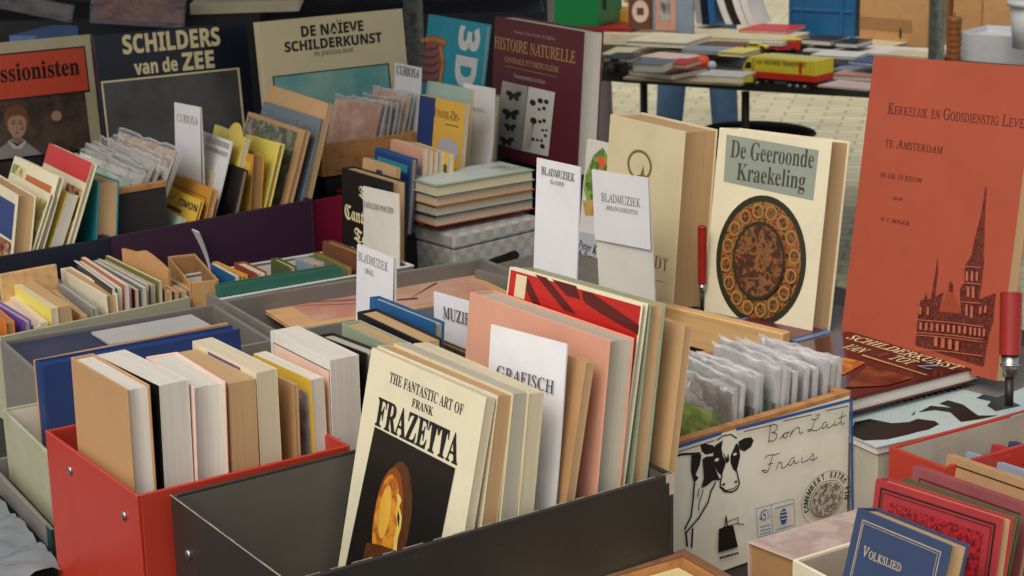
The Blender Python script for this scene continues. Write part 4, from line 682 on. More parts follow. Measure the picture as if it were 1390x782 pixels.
# ------------------------------------------------------------------ object helpers
def tag(o, label=None, cat=None, group=None, kind=None):
    if label: o['label'] = label
    if cat: o['category'] = cat
    if group: o['group'] = group
    if kind: o['kind'] = kind
    return o
def thing(key, name, label, cat, group=None):
    o = bpy.data.objects.new(name, None); COL.objects.link(o); o.empty_display_size = .05
    g = G[key] if isinstance(key, str) else key
    o.location = g[:3]; o.rotation_mode = 'YXZ'; o.rotation_euler = (-g[4], g[5], g[3])
    return tag(o, label, cat, group)
def link(name, bm, mats, parent=None, smooth=False):
    me = bpy.data.meshes.new(name); bm.to_mesh(me); bm.free()
    for mt in (mats if isinstance(mats, (list, tuple)) else [mats]): me.materials.append(M(mt) if isinstance(mt, str) else mt)
    if smooth:
        for f in me.polygons: f.use_smooth = True
    o = bpy.data.objects.new(name, me); COL.objects.link(o)
    if parent: o.parent = parent
    return o
def box(bm, x0, x1, y0, y1, z0, z1, bev=0., mi=0, seg=1):
    vs = [bm.verts.new((x, y, z)) for x in (x0, x1) for y in (y0, y1) for z in (z0, z1)]
    fs = [(0, 1, 3, 2), (4, 6, 7, 5), (0, 4, 5, 1), (2, 3, 7, 6), (0, 2, 6, 4), (1, 5, 7, 3)]
    faces = [bm.faces.new([vs[i] for i in f]) for f in fs]
    for f in faces: f.material_index = mi
    if bev > 0:
        ed = list({e for f in faces for e in f.edges})
        r = bmesh.ops.bevel(bm, geom=ed, offset=bev, segments=seg, affect='EDGES', profile=.5)
        for f in r['faces']: f.material_index = mi
    return faces
def prism(bm, pts, z0, z1, axis='z', mi=0):
    """pts: closed outline; extruded along axis"""
    def v(a, b_, c): return {'z': (a, b_, c), 'y': (a, c, b_), 'x': (c, a, b_)}[axis]
    lo = [bm.verts.new(v(a, b_, z0)) for a, b_ in pts]; hi = [bm.verts.new(v(a, b_, z1)) for a, b_ in pts]
    n = len(pts); fs = [bm.faces.new(lo[::-1]), bm.faces.new(hi)]
    for i in range(n): fs.append(bm.faces.new((lo[i], lo[(i+1) % n], hi[(i+1) % n], hi[i])))
    for f in fs: f.material_index = mi
    bmesh.ops.recalc_face_normals(bm, faces=fs); return fs
def cyl(bm, p0, p1, r0, r1=None, n=16, mi=0, cap=True):
    r1 = r0 if r1 is None else r1; p0, p1 = Vector(p0), Vector(p1); d = (p1-p0).normalized()
    a = d.orthogonal().normalized(); b_ = d.cross(a); A, B = [], []
    for i in range(n):
        t = 2*math.pi*i/n; o = a*math.cos(t)+b_*math.sin(t); A.append(bm.verts.new(p0+o*r0)); B.append(bm.verts.new(p1+o*r1))
    fs = [bm.faces.new((A[i], A[(i+1) % n], B[(i+1) % n], B[i])) for i in range(n)]
    if cap: fs += [bm.faces.new(A[::-1]), bm.faces.new(B)]
    for f in fs: f.material_index = mi; f.smooth = True
    return fs
def ball(bm, c, r, sx=1, sy=1, sz=1, n=16, mi=0):
    ret = bmesh.ops.create_uvsphere(bm, u_segments=n, v_segments=n//2+2, radius=r)
    for v in ret['verts']: v.co = Vector((v.co.x*sx, v.co.y*sy, v.co.z*sz))+Vector(c)
    for f in {f for v in ret['verts'] for f in v.link_faces}: f.material_index = mi; f.smooth = True
MATHS = {'rg': (0x1D434, 0x1D44E), 'sc': (0x1D434, 0x1D44E), 'sb': (0x1D400, 0x1D41A), 'i': (0x1D434, 0x1D44E), 'frak': (0x1D56C, 0x1D586), 'scr': (0x1D4D0, 0x1D4EA), 'ssb': (0x1D5D4, 0x1D5EE)}
ACC = {'Ï': ('I', '\u0308'), 'È': ('E', '\u0300')}
def fancy(s, k):
    a, b_ = MATHS[k]; o = ''
    for ch in s:
        if ch in ACC: ch = ACC[ch][0]
        if k in ('i', 'rg', 'sc') and ch == 'h': o += '\u210e'
        elif 'A' <= ch <= 'Z': o += chr(a+ord(ch)-65)
        elif 'a' <= ch <= 'z': o += chr(b_+ord(ch)-97)
        elif '0' <= ch <= '9' and k in ('sb', 'ssb'): o += chr((0x1D7CE if k == 'sb' else 0x1D7EC)+ord(ch)-48)
        else: o += ch
    return o
SHEAR = .272
TXT = {}
def make_texts():
    """all lettering is set once, in the built-in font, and turned into outlines"""
    jobs = set()
    for L_ in ART.values():
        for e in L_:
            if e[0] in 'tr' and e[5] == 'sc': jobs.update((ch, 'rg', e[6]) for ch in e[4].upper() if ch != ' ')
            elif e[0] in 'tr': jobs.add(e[4:7])
            elif e[0] == 'a': jobs.update((ch,)+e[5:7] for ch in e[4] if ch != ' ')
    tmp = {}
    for s, font, off in jobs:
        c = bpy.data.curves.new('lettering', 'FONT'); c.body = fancy(s, font); c.size = 1; c.offset = off; c.resolution_u = 3
        o = bpy.data.objects.new('lettering', c); COL.objects.link(o); tmp[(s, font, off)] = o
    dg = bpy.context.evaluated_depsgraph_get(); dg.update()
    for k, o in tmp.items():
        me = bpy.data.meshes.new_from_object(o.evaluated_get(dg)); vs = [v.co.copy() for v in me.vertices]; fs = [tuple(q.vertices) for q in me.polygons]; bpy.data.meshes.remove(me)
        if k[1] == 'rg':
            for v in vs: v.x -= SHEAR*v.y       # the slanted roman set upright
        xs = [v.x for v in vs]; TXT[k] = (vs, fs, min(xs), max(xs))
    for o in tmp.values():
        c = o.data; bpy.data.objects.remove(o); bpy.data.curves.remove(c)
make_texts()
def text_mesh(s, font, off):
    if font != 'sc': return TXT[(s, font, off)]
    V, F, x = [], [], 0.          # small capitals
    for ch in s:
        if ch == ' ': x += .32; continue
        vs, fs, a, b_ = TXT[(ch.upper(), 'rg', off)]; k = 1. if ch.isupper() or ch == '-' else .76; n0 = len(V)
        V += [Vector((x+(v.x-a)*k, v.y*k, 0)) for v in vs]; F += [tuple(i+n0 for i in f) for f in fs]; x += (b_-a)*k+.045
    return V, F, 0., x
CAPH = {'rg': .68, 'sc': .68, 'sb': .68, 'i': .68, 'frak': .70, 'scr': .72, 'ssb': .72}
def draw(key, parent, W, D, H):
    """printed matter of one thing: every part name becomes one thin mesh lying on its face"""
    if key not in ART: return
    parts = {}
    for li, e in enumerate(ART[key]):
        kind, face, part, col = e[:4]
        bm, mats = parts.setdefault(part, (bmesh.new(), []))
        if col not in mats: mats.append(col)
        mi = mats.index(col); lift = .00035+.00016*li
        def P(a, b_):
            return (a, -lift, b_) if face == 'F' else ((W+lift, a, b_) if face == 'R' else (a, b_, H+lift))
        def poly(pts):
            if len(pts) < 3: return
            vs = [bm.verts.new(P(*q)) for q in pts]; es = [bm.edges.new((vs[i], vs[(i+1) % len(vs)])) for i in range(len(vs))]
            r = bmesh.ops.triangle_fill(bm, edges=es, use_beauty=True, use_dissolve=False)
            for f in r['geom']:
                if isinstance(f, bmesh.types.BMFace): f.material_index = mi
        def put(vs, fs, fx):
            nv = [bm.verts.new(P(*fx(v))) for v in vs]
            for f in fs:
                try: bm.faces.new([nv[i] for i in f]).material_index = mi
                except ValueError: pass
        if kind == 'p': poly(e[4])
        elif kind == 's':
            wd, pts = e[4]/2, e[5]
            for (ax, ay), (bx, by) in zip(pts, pts[1:]):
                d = Vector((bx-ax, by-ay)); ln = d.length or 1e-6; d /= ln; nx, ny = -d.y*wd, d.x*wd; ex, ey = d.x*wd*.6, d.y*wd*.6
                q = [(ax+nx-ex, ay+ny-ey), (bx+nx+ex, by+ny+ey), (bx-nx+ex, by-ny+ey), (ax-nx-ex, ay-ny-ey)]
                bm.faces.new([bm.verts.new(P(*z)) for z in q]).material_index = mi
        elif kind == 'e':
            cx, cz, rx, rz, ring = e[4:9]; n = 48
            ou = [(cx+rx*math.cos(2*math.pi*i/n), cz+rz*math.sin(2*math.pi*i/n)) for i in range(n)]
            if not ring: bm.faces.new([bm.verts.new(P(*q)) for q in ou]).material_index = mi
            else:
                A = [bm.verts.new(P(*q)) for q in ou]; B = [bm.verts.new(P(cx+(q[0]-cx)*ring, cz+(q[1]-cz)*ring)) for q in ou]
                for i in range(n): bm.faces.new((A[i], A[(i+1) % n], B[(i+1) % n], B[i])).material_index = mi
        elif kind == 't':
            s, font, off, x0, z0, wd, hh = e[4:11]
            vs, fs, a, b_ = text_mesh(s, font, off); k = wd/(b_-a); kz = hh/CAPH[font]
            put(vs, fs, lambda v: (x0+(v.x-a)*k, z0+v.y*kz))
            for ci, ch in enumerate(s):
                if ch in ACC:   # diaeresis or grave accent drawn as small marks
                    xc = x0+wd*(ci+.5)/len(s)
                    if ch == 'Ï':
                        for dx in (-.16, .16): poly([(xc+hh*(dx-.08), z0+hh*1.12), (xc+hh*(dx+.08), z0+hh*1.12), (xc+hh*(dx+.08), z0+hh*1.28), (xc+hh*(dx-.08), z0+hh*1.28)])
                    else: poly([(xc-hh*.25, z0+hh*1.3), (xc-hh*.1, z0+hh*1.3), (xc+hh*.1, z0+hh*1.1), (xc, z0+hh*1.1)])
        elif kind == 'r':   # a letter turned a quarter clockwise
            s, font, off, x0, z0, wd, hh = e[4:11]
            vs, fs, a, b_ = text_mesh(s, font, off); ys = [v.y for v in vs]; y0, y1 = min(ys), max(ys)
            put(vs, fs, lambda v: (x0+(v.y-y0)/(y1-y0)*wd, z0+hh-(v.x-a)/(b_-a)*hh))
        elif kind == 'a':   # lettering round an arc
            s, font, off, cx, cz, rx, rz, hh, a0, a1 = e[4:14]
            for i, ch in enumerate(s):
                if ch == ' ': continue
                vs, fs, a, b_ = text_mesh(ch, font, off); t = R(a0+(a1-a0)*i/(len(s)-1)); k = hh/.72
                T_, N_ = Vector((math.sin(t), -math.cos(t))), Vector((math.cos(t), math.sin(t)))
                O = Vector((cx+rx*math.cos(t), cz+rz*math.sin(t)))
                def fx(v, k=k, T_=T_, N_=N_, O=O, m=(a+b_)/2):
                    q = O+T_*((v.x-m)*k*.8)+N_*(v.y*k); return (q.x, q.y)
                put(vs, fs, fx)
    for part, (bm, mats) in parts.items(): link(part, bm, mats, parent)
def rect_art(key, face, part, col, x0, x1, z0, z1, first=False):
    e = ('p', face, part, col, [(x0, z0), (x1, z0), (x1, z1), (x0, z1)])
    L = ART.setdefault(key, [])
    L.insert(0, e) if first else L.append(e)
def book(key, label, cover, pages='pg_cream', style='hard', name='book', cat='book', group=None, back=None, pic=None, bend=None):
    g = G[key]; W, D, H = g[6:9]; o = thing(key, name, label, cat, group)
    t = .0026 if style == 'hard' else .0006
    t = min(t, D*.22); ov = .0035 if style == 'hard' else .0004
    bm = bmesh.new(); bv = min(.0008, t*.35)
    box(bm, 0, W, 0, t, 0, H, bv); box(bm, 0, W, D-t, D, 0, H, bv, 1 if back else 0); box(bm, -.0012, t-.0002, .0003, D-.0003, 0.0002, H-.0002, bv)
    cov = link('cover', bm, [cover]+([back] if back else []), o)
    bm = bmesh.new(); xr = W-ov; n = 8; dep = min(.006, D*.12) if style == 'hard' and D > .018 else .0003
    pts = [(t, t+.0001), ]
    for i in range(n+1):
        u = i/n; y = t+.0001+(D-2*t-.0002)*u; pts.append((xr-dep*math.sin(math.pi*u), y))
    pts.append((t, D-t-.0001)); prism(bm, pts, ov, H-ov)
    link('page_block', bm, pages, o)
    if pic:
        for (mat, fx0, fx1, fz0, fz1) in (pic if isinstance(pic, list) else [pic]):
            rect_art(key, 'F', 'cover_print', mat, W*fx0, W*fx1, H*fz0, H*fz1)
    draw(key, cov, W, D, H); return o
def leaf(key, label, cover, name='booklet', cat='booklet', group=None, pic=None):
    """a thin pamphlet of few pages"""
    return book(key, label, cover, 'pg_cream', 'soft', name, cat, group, pic=pic)
def flatbook(key, label, cover, pages='pg_white', name='book', cat='book', group=None, t=.0025, pic=None):
    g = G[key]; W, D, H = g[6:9]; o = thing(key, name, label, cat, group); t = min(t, H*.2)
    bm = bmesh.new(); box(bm, 0, W, 0, D, H-t, H, .0008); box(bm, 0, W, 0, D, 0, t, .0008); box(bm, 0, t, .0004, D-.0004, t*.5, H-t*.5)
    cov = link('cover', bm, cover, o)
    bm = bmesh.new(); box(bm, t, W-.004, .004, D-.004, t, H-t); me = link('page_block', bm, pages, o)
    if pages.startswith('pg'):
        fm = M(pages+'_flat') if pages+'_flat' in MATS else flat_pages(pages); me.data.materials[0] = fm
    if pic:
        for (mat, a, b_, c_, d_) in pic: rect_art(key, 'U', 'cover_print', mat, W*a, W*b_, D*c_, D*d_, True)
    draw(key, cov, W, D, H); return o
def sidebook(key, label, cover, pages='pg_cream', name='book', cat='book', t=.0026):
    g = G[key]; W, D, H = g[6:9]; o = thing(key, name, label, cat); t = min(t, W*.25)
    bm = bmesh.new(); box(bm, 0, t, 0, D, 0, H, .0006); box(bm, W-t, W, 0, D, 0, H, .0006); box(bm, t*.5, W-t*.5, -.001, t*.9, .0004, H-.0004)
    link('cover', bm, cover, o); bm = bmesh.new(); box(bm, t+.0001, W-t-.0001, t, D-.004, .003, H-.0035); me = link('page_block', bm, pages, o); me.data.materials[0] = side_pages(pages) if pages.startswith('pg') else M(pages)
    draw(key, o, W, D, H); return o
def side_pages(pages):
    SPEC[pages+'_side'] = SPEC[pages]; m = M(pages+'_side')
    for n in m.node_tree.nodes:
        if n.type == 'MAPPING': n.inputs['Scale'].default_value = (1300, 4, 4)
    return m
def flat_pages(pages):
    h, ro, k = SPEC[pages]; SPEC[pages+'_flat'] = (h, ro, 'pages'); m = M(pages+'_flat')
    for n in m.node_tree.nodes:
        if n.type == 'MAPPING': n.inputs['Scale'].default_value = (4, 4, 1300)
    return m
def card(key, label, mat='card', split=None, group='white divider cards between the books'):
    g = G[key]; W, D, H = g[6:9]; o = thing(key, 'divider_card', label, 'divider card', group)
    bm = bmesh.new(); n = 10
    for i in range(n):   # slightly bowed sheet of board
        z0, z1 = H*i/n, H*(i+1)/n
        f = lambda z: .004*math.sin(math.pi*z/H)
        vs = [bm.verts.new((x, y+f(z), z)) for z in (z0, z1) for x in (0, W) for y in (.0008, D)]
        for q in ((0, 2, 6, 4), (1, 5, 7, 3), (0, 4, 5, 1), (2, 3, 7, 6)): bm.faces.new([vs[a] for a in q])
        if i == n-1: bm.faces.new([vs[a] for a in (4, 6, 7, 5)])
    bmesh.ops.remove_doubles(bm, verts=bm.verts, dist=1e-6)
    cov = link('card_sheet', bm, 'card_back' if split else mat, o)
    if split:
        rect_art(key, 'F', 'paper_label', 'card', .0006, W-.0006, H*split, H-.0006, True)
    draw(key, cov, W, D, H); return o
def opentop(key, name, label, outer, inner, cat='box', t=.004, rim=None, floor=.004, group=None, worn=None):
    g = G[key]; W, D, H = g[6:9]; o = thing(key, name, label, cat, group)
    bm = bmesh.new(); e = .0015
    box(bm, 0, W, 0, t, 0, H, .0012, 0); box(bm, 0, W, D-t, D, 0, H, .0012, 0)
    box(bm, 0, t, t+.0002, D-t-.0002, 0, H-.0003, .0012, 0); box(bm, W-t, W, t+.0002, D-t-.0002, 0, H-.0003, .0012, 0)
    box(bm, t, W-t, t, D-t, 0, floor)
    link('body', bm, outer, o)
    bm = bmesh.new(); h = H-.004
    box(bm, t+.0003, W-t-.0003, t+.0003, t+.0008, floor, h); box(bm, t+.0003, W-t-.0003, D-t-.0008, D-t-.0003, floor, h)
    box(bm, t+.0003, t+.0008, t+.001, D-t-.001, floor, h); box(bm, W-t-.0008, W-t-.0003, t+.001, D-t-.001, floor, h); box(bm, t+.001, W-t-.001, t+.001, D-t-.001, floor, floor+.0006)
    link('lining', bm, inner, o)
    draw(key, o, W, D, H); return o
def rivets(o, pts, r=.005):
    for (x, y, z, ax) in pts:
        bm = bmesh.new(); ball(bm, (0, 0, 0), r, 1, 1, 1, 12)
        q = link('rivet', bm, 'metal', o); q.location = (x, y, z); q.scale = (1, .45, 1) if ax == 'y' else (.45, 1, 1)
def sleeve(key, label, pic, group, name='comic_sleeve', cat='sleeve', hb=.8, jit=1., th=.0022, flap=False):
    g = G[key]; q = random.Random(key); W, D, H = g[6:9]
    H += q.uniform(-.010, .006)*jit; g = g[:3]+(g[3]+R(q.uniform(-1.5, 1.5))*jit, g[4]+R(q.uniform(-2, 2))*jit, g[5]+R(q.uniform(-1.2, 1.2))*jit)+g[6:]
    o = thing(g, name, label, cat, group)
    bm = bmesh.new(); hb += q.uniform(-.07, .05)*jit; y0_ = .0026 if flap else .0014; box(bm, .006, W-.007-q.uniform(0, .012), y0_, .0012+th, 0, H*hb, .0003); pr = link('print', bm, pic, o)
    if flap:
        bm = bmesh.new(); box(bm, .004, W-.006, .0026, .0016+th, H*hb+.0005, H*.985, .0004); link('folded_flap', bm, 'pk_white', o)
    bm = bmesh.new(); nx, nz = 12, 14; top = [q.uniform(-.003, .003) for _ in range(nx+1)]
    for side in (0, 1):
        gv = []
        for i in range(nx+1):
            row = []
            for j in range(nz+1):
                t_ = j/nz; loose = max(0, (t_-hb*.9)/(1-hb*.9)); edge = 1 if 0 < i < nx else .3
                y = (0 if side == 0 else (.0030+th)*(1-loose*(.35 if flap else .8)))+q.uniform(-.0011, .0011)*edge+loose*(.0014*math.sin(i*.8+q.random())+q.uniform(-.0024, .0024))
                row.append(bm.verts.new((W*i/nx, y, H*t_+(top[i] if j == nz else 0))))
            gv.append(row)
        for i in range(nx):
            for j in range(nz): bm.faces.new((gv[i][j], gv[i+1][j], gv[i+1][j+1], gv[i][j+1]))
    film = link('plastic_film', bm, 'film', o, True)
    bm = bmesh.new()       # welded rims of the bag, whitened to imitate bright streaks of light
    for i in range(nx):
        x0, x1 = W*i/nx, W*(i+1)/nx; f = lambda k: .0023+.0015*math.sin(k*.9)
        bm.faces.new([bm.verts.new(v) for v in ((x0, f(i), H+top[i]-.0034), (x1, f(i+1), H+top[i+1]-.0034), (x1, f(i+1)+.0008, H+top[i+1]+.0006), (x0, f(i)+.0008, H+top[i]+.0006))])
    bm.faces.new([bm.verts.new(v) for v in ((W-.0002, .0002, .0), (W+.0004, .0022+th*.6, .0), (W+.0004, .0022+th*.6, H), (W-.0002, .0002, H))])
    link('welded_rim', bm, 'filmrim', o)
    draw(key, o, W, D, H); return o
def frame_of(key):
    g = G[key]; y = g[3]; return Vector(g[:2]+(0,)), Vector((math.cos(y), math.sin(y), 0)), Vector((-math.sin(y), math.cos(y), 0))
# ------------------------------------------------------------------ setting
bm = bmesh.new(); bmesh.ops.create_grid(bm, x_segments=1, y_segments=1, size=150); g_ = link('ground', bm, 'paving'); tag(g_, kind='structure'); g_.location = (0, 60, 0)
def plain_box(name, label, cat, mat, loc, yaw, W, D, H, part='body', bev=.002, group=None):
    o = thing(tuple(loc)+(yaw, 0, 0), name, label, cat, group); bm = bmesh.new(); box(bm, 0, W, 0, D, 0, H, bev); link(part, bm, mat, o); return o
o = thing((0, 0, 0, 0, 0, 0), 'stall_table', 'dark wooden trestle table that carries all the book boxes of the stall', 'table')
bm = bmesh.new(); prism(bm, [(-2.3, 1.0), (1.1, 1.0), (1.25, 3.0), (.62, 3.75), (.25, 4.25), (.1, 4.75), (-2.3, 4.75)], T0-.03, T0-.001); link('table_top', bm, 'tabletop', o)
for x, y in ((-2.1, 1.2), (.95, 1.2), (-2.1, 4.5), (0, 4.5), (1.0, 2.9)):
    bm = bmesh.new(); box(bm, x-.03, x+.03, y-.03, y+.03, 0, T0-.031, .003); link('leg', bm, 'wood_dark', o)
# roof of the stall, its poles and its dark back curtain
o = thing((0, 0, 0, 0, 0, 0), 'stall_canopy', 'grey cloth canopy stretched above the back of the book stall', 'canopy')
bm = bmesh.new(); nx, ny = 14, 8
gv = [[bm.verts.new((-3.2+4.3*i/nx, 2.6+2.5*j/ny, 2.5+.05*math.sin(i*1.7)*math.sin(j*1.3)+.28*j/ny)) for j in range(ny+1)] for i in range(nx+1)]
for i in range(nx):
    for j in range(ny): bm.faces.new((gv[i][j], gv[i+1][j], gv[i+1][j+1], gv[i][j+1]))
link('cloth_roof', bm, 'canopy', o, True)
o = thing((0, 0, 0, 0, 0, 0), 'back_curtain', 'near black curtain hanging behind the stall', 'curtain')
bm = bmesh.new(); n = 60; pr = None
for i in range(n+1):
    x = -3.2+3.33*i/n; y = 5.75+.035*math.sin(i*1.9)+.02*math.sin(i*.7); c_ = (bm.verts.new((x, y, .15)), bm.verts.new((x, y, 2.7)))
    if pr: bm.faces.new((pr[0], c_[0], c_[1], pr[1]))
    pr = c_
link('cloth', bm, 'tarp', o, True)
for k, lab, r, z0 in (('pole_mid', 'galvanised canopy pole behind the white painting book', .0265, T0), ('pole_right', 'galvanised canopy pole behind the big orange book', .0225, 0)):
    x, y, _ = PT[k]; o = thing((x, y, 0, 0, 0, 0), 'canopy_pole', lab, 'pole', 'galvanised poles of the stall')
    bm = bmesh.new(); cyl(bm, (0, 0, z0), (0, 0, 2.6), r, n=20); link('tube', bm, 'galv', o)
    bm = bmesh.new(); cyl(bm, (0, 0, z0), (0, 0, z0+.012), r*2.2, n=20); link('foot', bm, 'galv', o)
def support(name, label, keys, z0, z1, mat, inset=.0, yaw=R(-54), cat='crate', grow=(0, 0, 0, 0), t=.0):
    ax, ay = Vector((math.cos(yaw), math.sin(yaw), 0)), Vector((-math.sin(yaw), math.cos(yaw), 0)); us, vs = [], []
    for k in keys:
        g = G[k]; O = Vector(g[:3]); Mx = Euler((-g[4], g[5], g[3]), 'YXZ').to_matrix()
        for a in (0, 1):
            for b_ in (0, 1):
                q = O+Mx @ Vector((a*g[6], b_*g[7], 0)); us.append(q.dot(ax)); vs.append(q.dot(ay))
    u0, u1, v0, v1 = min(us)+inset-grow[0], max(us)-inset+grow[1], min(vs)+inset-grow[2], max(vs)-inset+grow[3]
    loc = ax*u0+ay*v0; o = thing((loc.x, loc.y, z0, yaw, 0, 0), name, label, cat)
    bm = bmesh.new(); box(bm, 0, u1-u0, 0, v1-v0, 0, z1-z0, .002); link('body', bm, mat, o); return o
# hidden lower levels that raise the back rows
support('black_crate', 'black plastic crate turned over under the Winnie book and its neighbours', ['winnie', 'mint', 'c_white', 'pale_spine'], T0, T0+.198, 'blackplastic', inset=.006)
support('black_crate', 'black plastic crate turned over under the maroon natural history book', ['histoire'], T0, T0+.198, 'blackplastic', inset=.01)
support('black_crate', 'black plastic crate turned over under the small teal and yellow books', ['teal_box', 'yellow_box', 'tan_small'], T0, T0+.158, 'blackplastic', inset=.035)
support('black_crate', 'black plastic crate turned over under the wooden postcard crate', ['wood_crate', 'c_cur2'], T0, T0+.218, 'blackplastic', inset=.004)
support('black_crate', 'black plastic crate turned over under the blue anatomy book', ['anatomy'], T0, T0+.198, 'blackplastic', inset=-.02)
support('black_crate', 'long black plastic crate under the row of large painting books', ['impress', 'schild', 'naieve'], T0, T0+.198, 'blackplastic', yaw=R(36))
PL = T0+.14
support('wooden_stand', 'low wooden stand that lifts the two cream books and the orange book', ['cream_big', 'kraek', 'kerk', 'peter'], T0, PL-.002, 'box_greyin', yaw=R(-47), grow=(.05, .0, .0, .02))
support('magazine_pile', 'pile of magazines under the ring bound sketchbook and the painting dictionary', ['spiral'], T0, PL-.0165, 'pg_grey', inset=.006, yaw=G['spiral'][3], cat='magazines')
support('magazine_pile', 'squared pile of magazines under the dark painting dictionary', ['flat_red'], T0, PL-.002, 'pg_grey', inset=.01, cat='magazines')
def solid(key, name, label, mat, cat, part='sheet', bev=.001):
    o = thing(key, name, label, cat); g = G[key]; bm = bmesh.new(); box(bm, 0, g[6], 0, g[7], 0, g[8], bev); link(part, bm, mat, o); draw(key, o, *g[6:9]); return o
# ------------------------------------------------------------------ near boxes
g = G['red_box']; W, D, H = g[6:9]
o = opentop('red_box', 'filing_box', 'red card filing box with steel rivets, full of upright paperbacks', 'box_red', 'box_red', t=.0045)
rivets(o, [(W*.28, -.001, H*.86, 'y'), (W*.86, -.001, H*.83, 'y')], .0062)
g = G['black_box']; W, D, H = g[6:9]
o = opentop('black_box', 'filing_box', 'black worn card filing box holding the tall art books and music', 'box_black', 'box_blackin', t=.005)
rivets(o, [(W*.14, -.001, H*.72, 'y')], .0065)
bm = bmesh.new()
q = random.Random(3)
for i in range(30):   # paper core showing along the rubbed rim
    x0 = W*i/30; wd = q.choice((.0003, .0004, .0005, .0008)); box(bm, x0, x0+W/30, -.0002, wd, H-.0007, H+.0002)
for i in range(40):
    if i % 5 in (0, 3): continue
    y0 = D*i/40; wd = q.uniform(.0002, .0006); box(bm, W-.0052, W-.0052+wd, y0, y0+D/40, H-.0006, H+.0002)
box(bm, W-.0008, W+.0004, D-.007, D+.0005, H-.026, H+.0002); box(bm, W-.0008, W+.0003, D-.012, D-.0072, H-.010, H+.0002)
link('worn_edge', bm, 'box_greypale', o)
g = G['cheese_crate']; W, D, H = g[6:9]
o = thing('cheese_crate', 'cheese_crate', 'cream wooden cheese crate printed with a cow, holding plastic sleeves', 'crate')
bm = bmesh.new(); t = .012
box(bm, 0, t, 0, D, 0, H, .001); box(bm, W-t, W, 0, D, 0, H, .001); box(bm, t+.0002, W-t-.0002, .0, t, 0, H-.001, .001); box(bm, t+.0002, W-t-.0002, D-t, D, 0, H-.001, .001); box(bm, t, W-t, t, D-t, 0, .008)
crate_body = link('body', bm, 'wood', o)
rect_art('cheese_crate', 'R', 'printed_panel', 'crate_panel', .003, D-.003, .002, H-.007, True)
draw('cheese_crate', crate_body, W, D, H)
# books in the red box
book('rb_tan', 'tan cloth hardback, first in the red box, white page edges', 'c_buff', 'pg_white', 'hard')
book('rb_white1', 'thick white paperback with a black front behind the tan hardback', 'c_white', 'pg_white', 'soft', pic=('picblack', .0, 1., .0, 1.))
book('rb_ragged', 'white book with a torn jacket in the middle of the red box', 'c_rosewhite', 'pg_white', 'hard')
book('rb_tan2', 'brown toned thick paperback leaning on the tall cream book', 'c_tan', 'pg_tan', 'soft')
book('rb_cream', 'tall cream paperback with a purple strip near its top', 'c_ivory', 'pg_cream', 'soft', pic=('purple', .25, .76, .962, .989))
book('rb_small', 'thin greyish pink paperback between the cream book and the yellow bordered one', 'c_buff', 'pg_tan', 'soft')
book('rb_yellow', 'paperback with a yellow bordered cover in front of the thick pink book', 'c_yellow', 'pg_white', 'soft', pic=[('pic_bw', .06, .94, .05, .93)])
o = book('rb_big', 'thick white book with a pink framed cover at the end of the red box', 'c_white', 'pg_white', 'soft', pic=[('ink', .05, .985, .03, .955), ('c_rosewhite', .055, .98, .035, .951)])
book('rb_orange', 'low orange book, the shortest in the red box', 'c_brownorange', 'pg_white', 'soft')
# books in the black box
book('fz1', 'white fantasy art book with a black picture panel, front of the black box', 'c_ivory', 'pg_cream', 'soft')
book('fz2', 'cream paperback with thick ridged pages right behind the fantasy art book', 'c_ivory', 'pg_tan', 'soft')
book('fz3', 'greyish cream paperback third in the black box', 'c_cream', 'pg_grey', 'soft')
book('fz4', 'yellowed plain book in front of the card reading GRAFISCH', 'c_cream', 'pg_cream', 'soft')
card('c_grafisch', 'large white card reading GRAFISCH in the black box')
book('bb_tan', 'plain tan book just behind the GRAFISCH card', 'c_buff', 'pg_tan', 'soft')
book('bb_pink', 'wide salmon pink hardback in the black box', 'c_pink', 'pg_grey', 'hard')
W, D, H = G['bb_red'][6:9]; rect_art('bb_red', 'F', 'cover_print', 'lipred', W*.012, W*.992, H*.012, H*.992, True); rect_art('bb_red', 'F', 'spine_label', 'c_cream', W*.065, W*.15, H*.915, H*.985)
book('bb_red', 'worn book with a glossy red and black cover and a beige label', 'c_ivory', 'pg_grey', 'hard')
book('bb_pages', 'large brownish book with pale boards behind the red and black cover', 'c_sage', 'pg_tan', 'hard')
book('bb_slab', 'plain tan slab of a book, last in the black box', 'c_tan', 'pg_tan', 'soft')
# row between the red box and the music cards
support('grey_carton', 'grey carton behind the red box, hidden by the books standing in it', ['bl_thin', 'bl_green', 'bl_black', 'bl_blue', 'c_muziek'], T0, T0+.009, 'box_grey', cat='carton', inset=.01)
book('bl_thin', 'black edged book with white pages next to the thick white book', 'c_black', 'pg_grey', 'hard')
book('bl_green', 'grey green cloth book with tan worn top', 'c_sage', 'pg_tan', 'hard')
book('bl_black', 'black slipcased book with beige pages behind the grey green one', 'c_black', 'pg_tan', 'hard')
book('bl_blue', 'bright blue hardback standing in front of the organ music card', 'c_blue', 'pg_grey', 'hard')
book('bl_marble', 'dark brown marbled book left of the GRAFISCH card', 'c_marble', 'pg_tan', 'hard')
book('bl_sage', 'sage green booklet with a cream border beside the GRAFISCH card', 'c_ivory', 'pg_cream', 'soft', pic=('c_sage', .05, 1, 0, .95))
card('c_orgel', 'white card reading BLADMUZIEK ORGEL behind the blue hardback', split=.62)
card('c_muziek', 'white card reading MUZIEK half hidden by the salmon pink book')
card('c_klas', 'white card reading BLADMUZIEK KLASSIEK before the stack of children\'s books')
card('c_arr', 'white card reading BLADMUZIEK ARRANGEMENTEN before the thick cream book', split=.70)
card('c_poetry', 'white card reading ENGLISH POETRY against the black fraktur book', 'card_back')
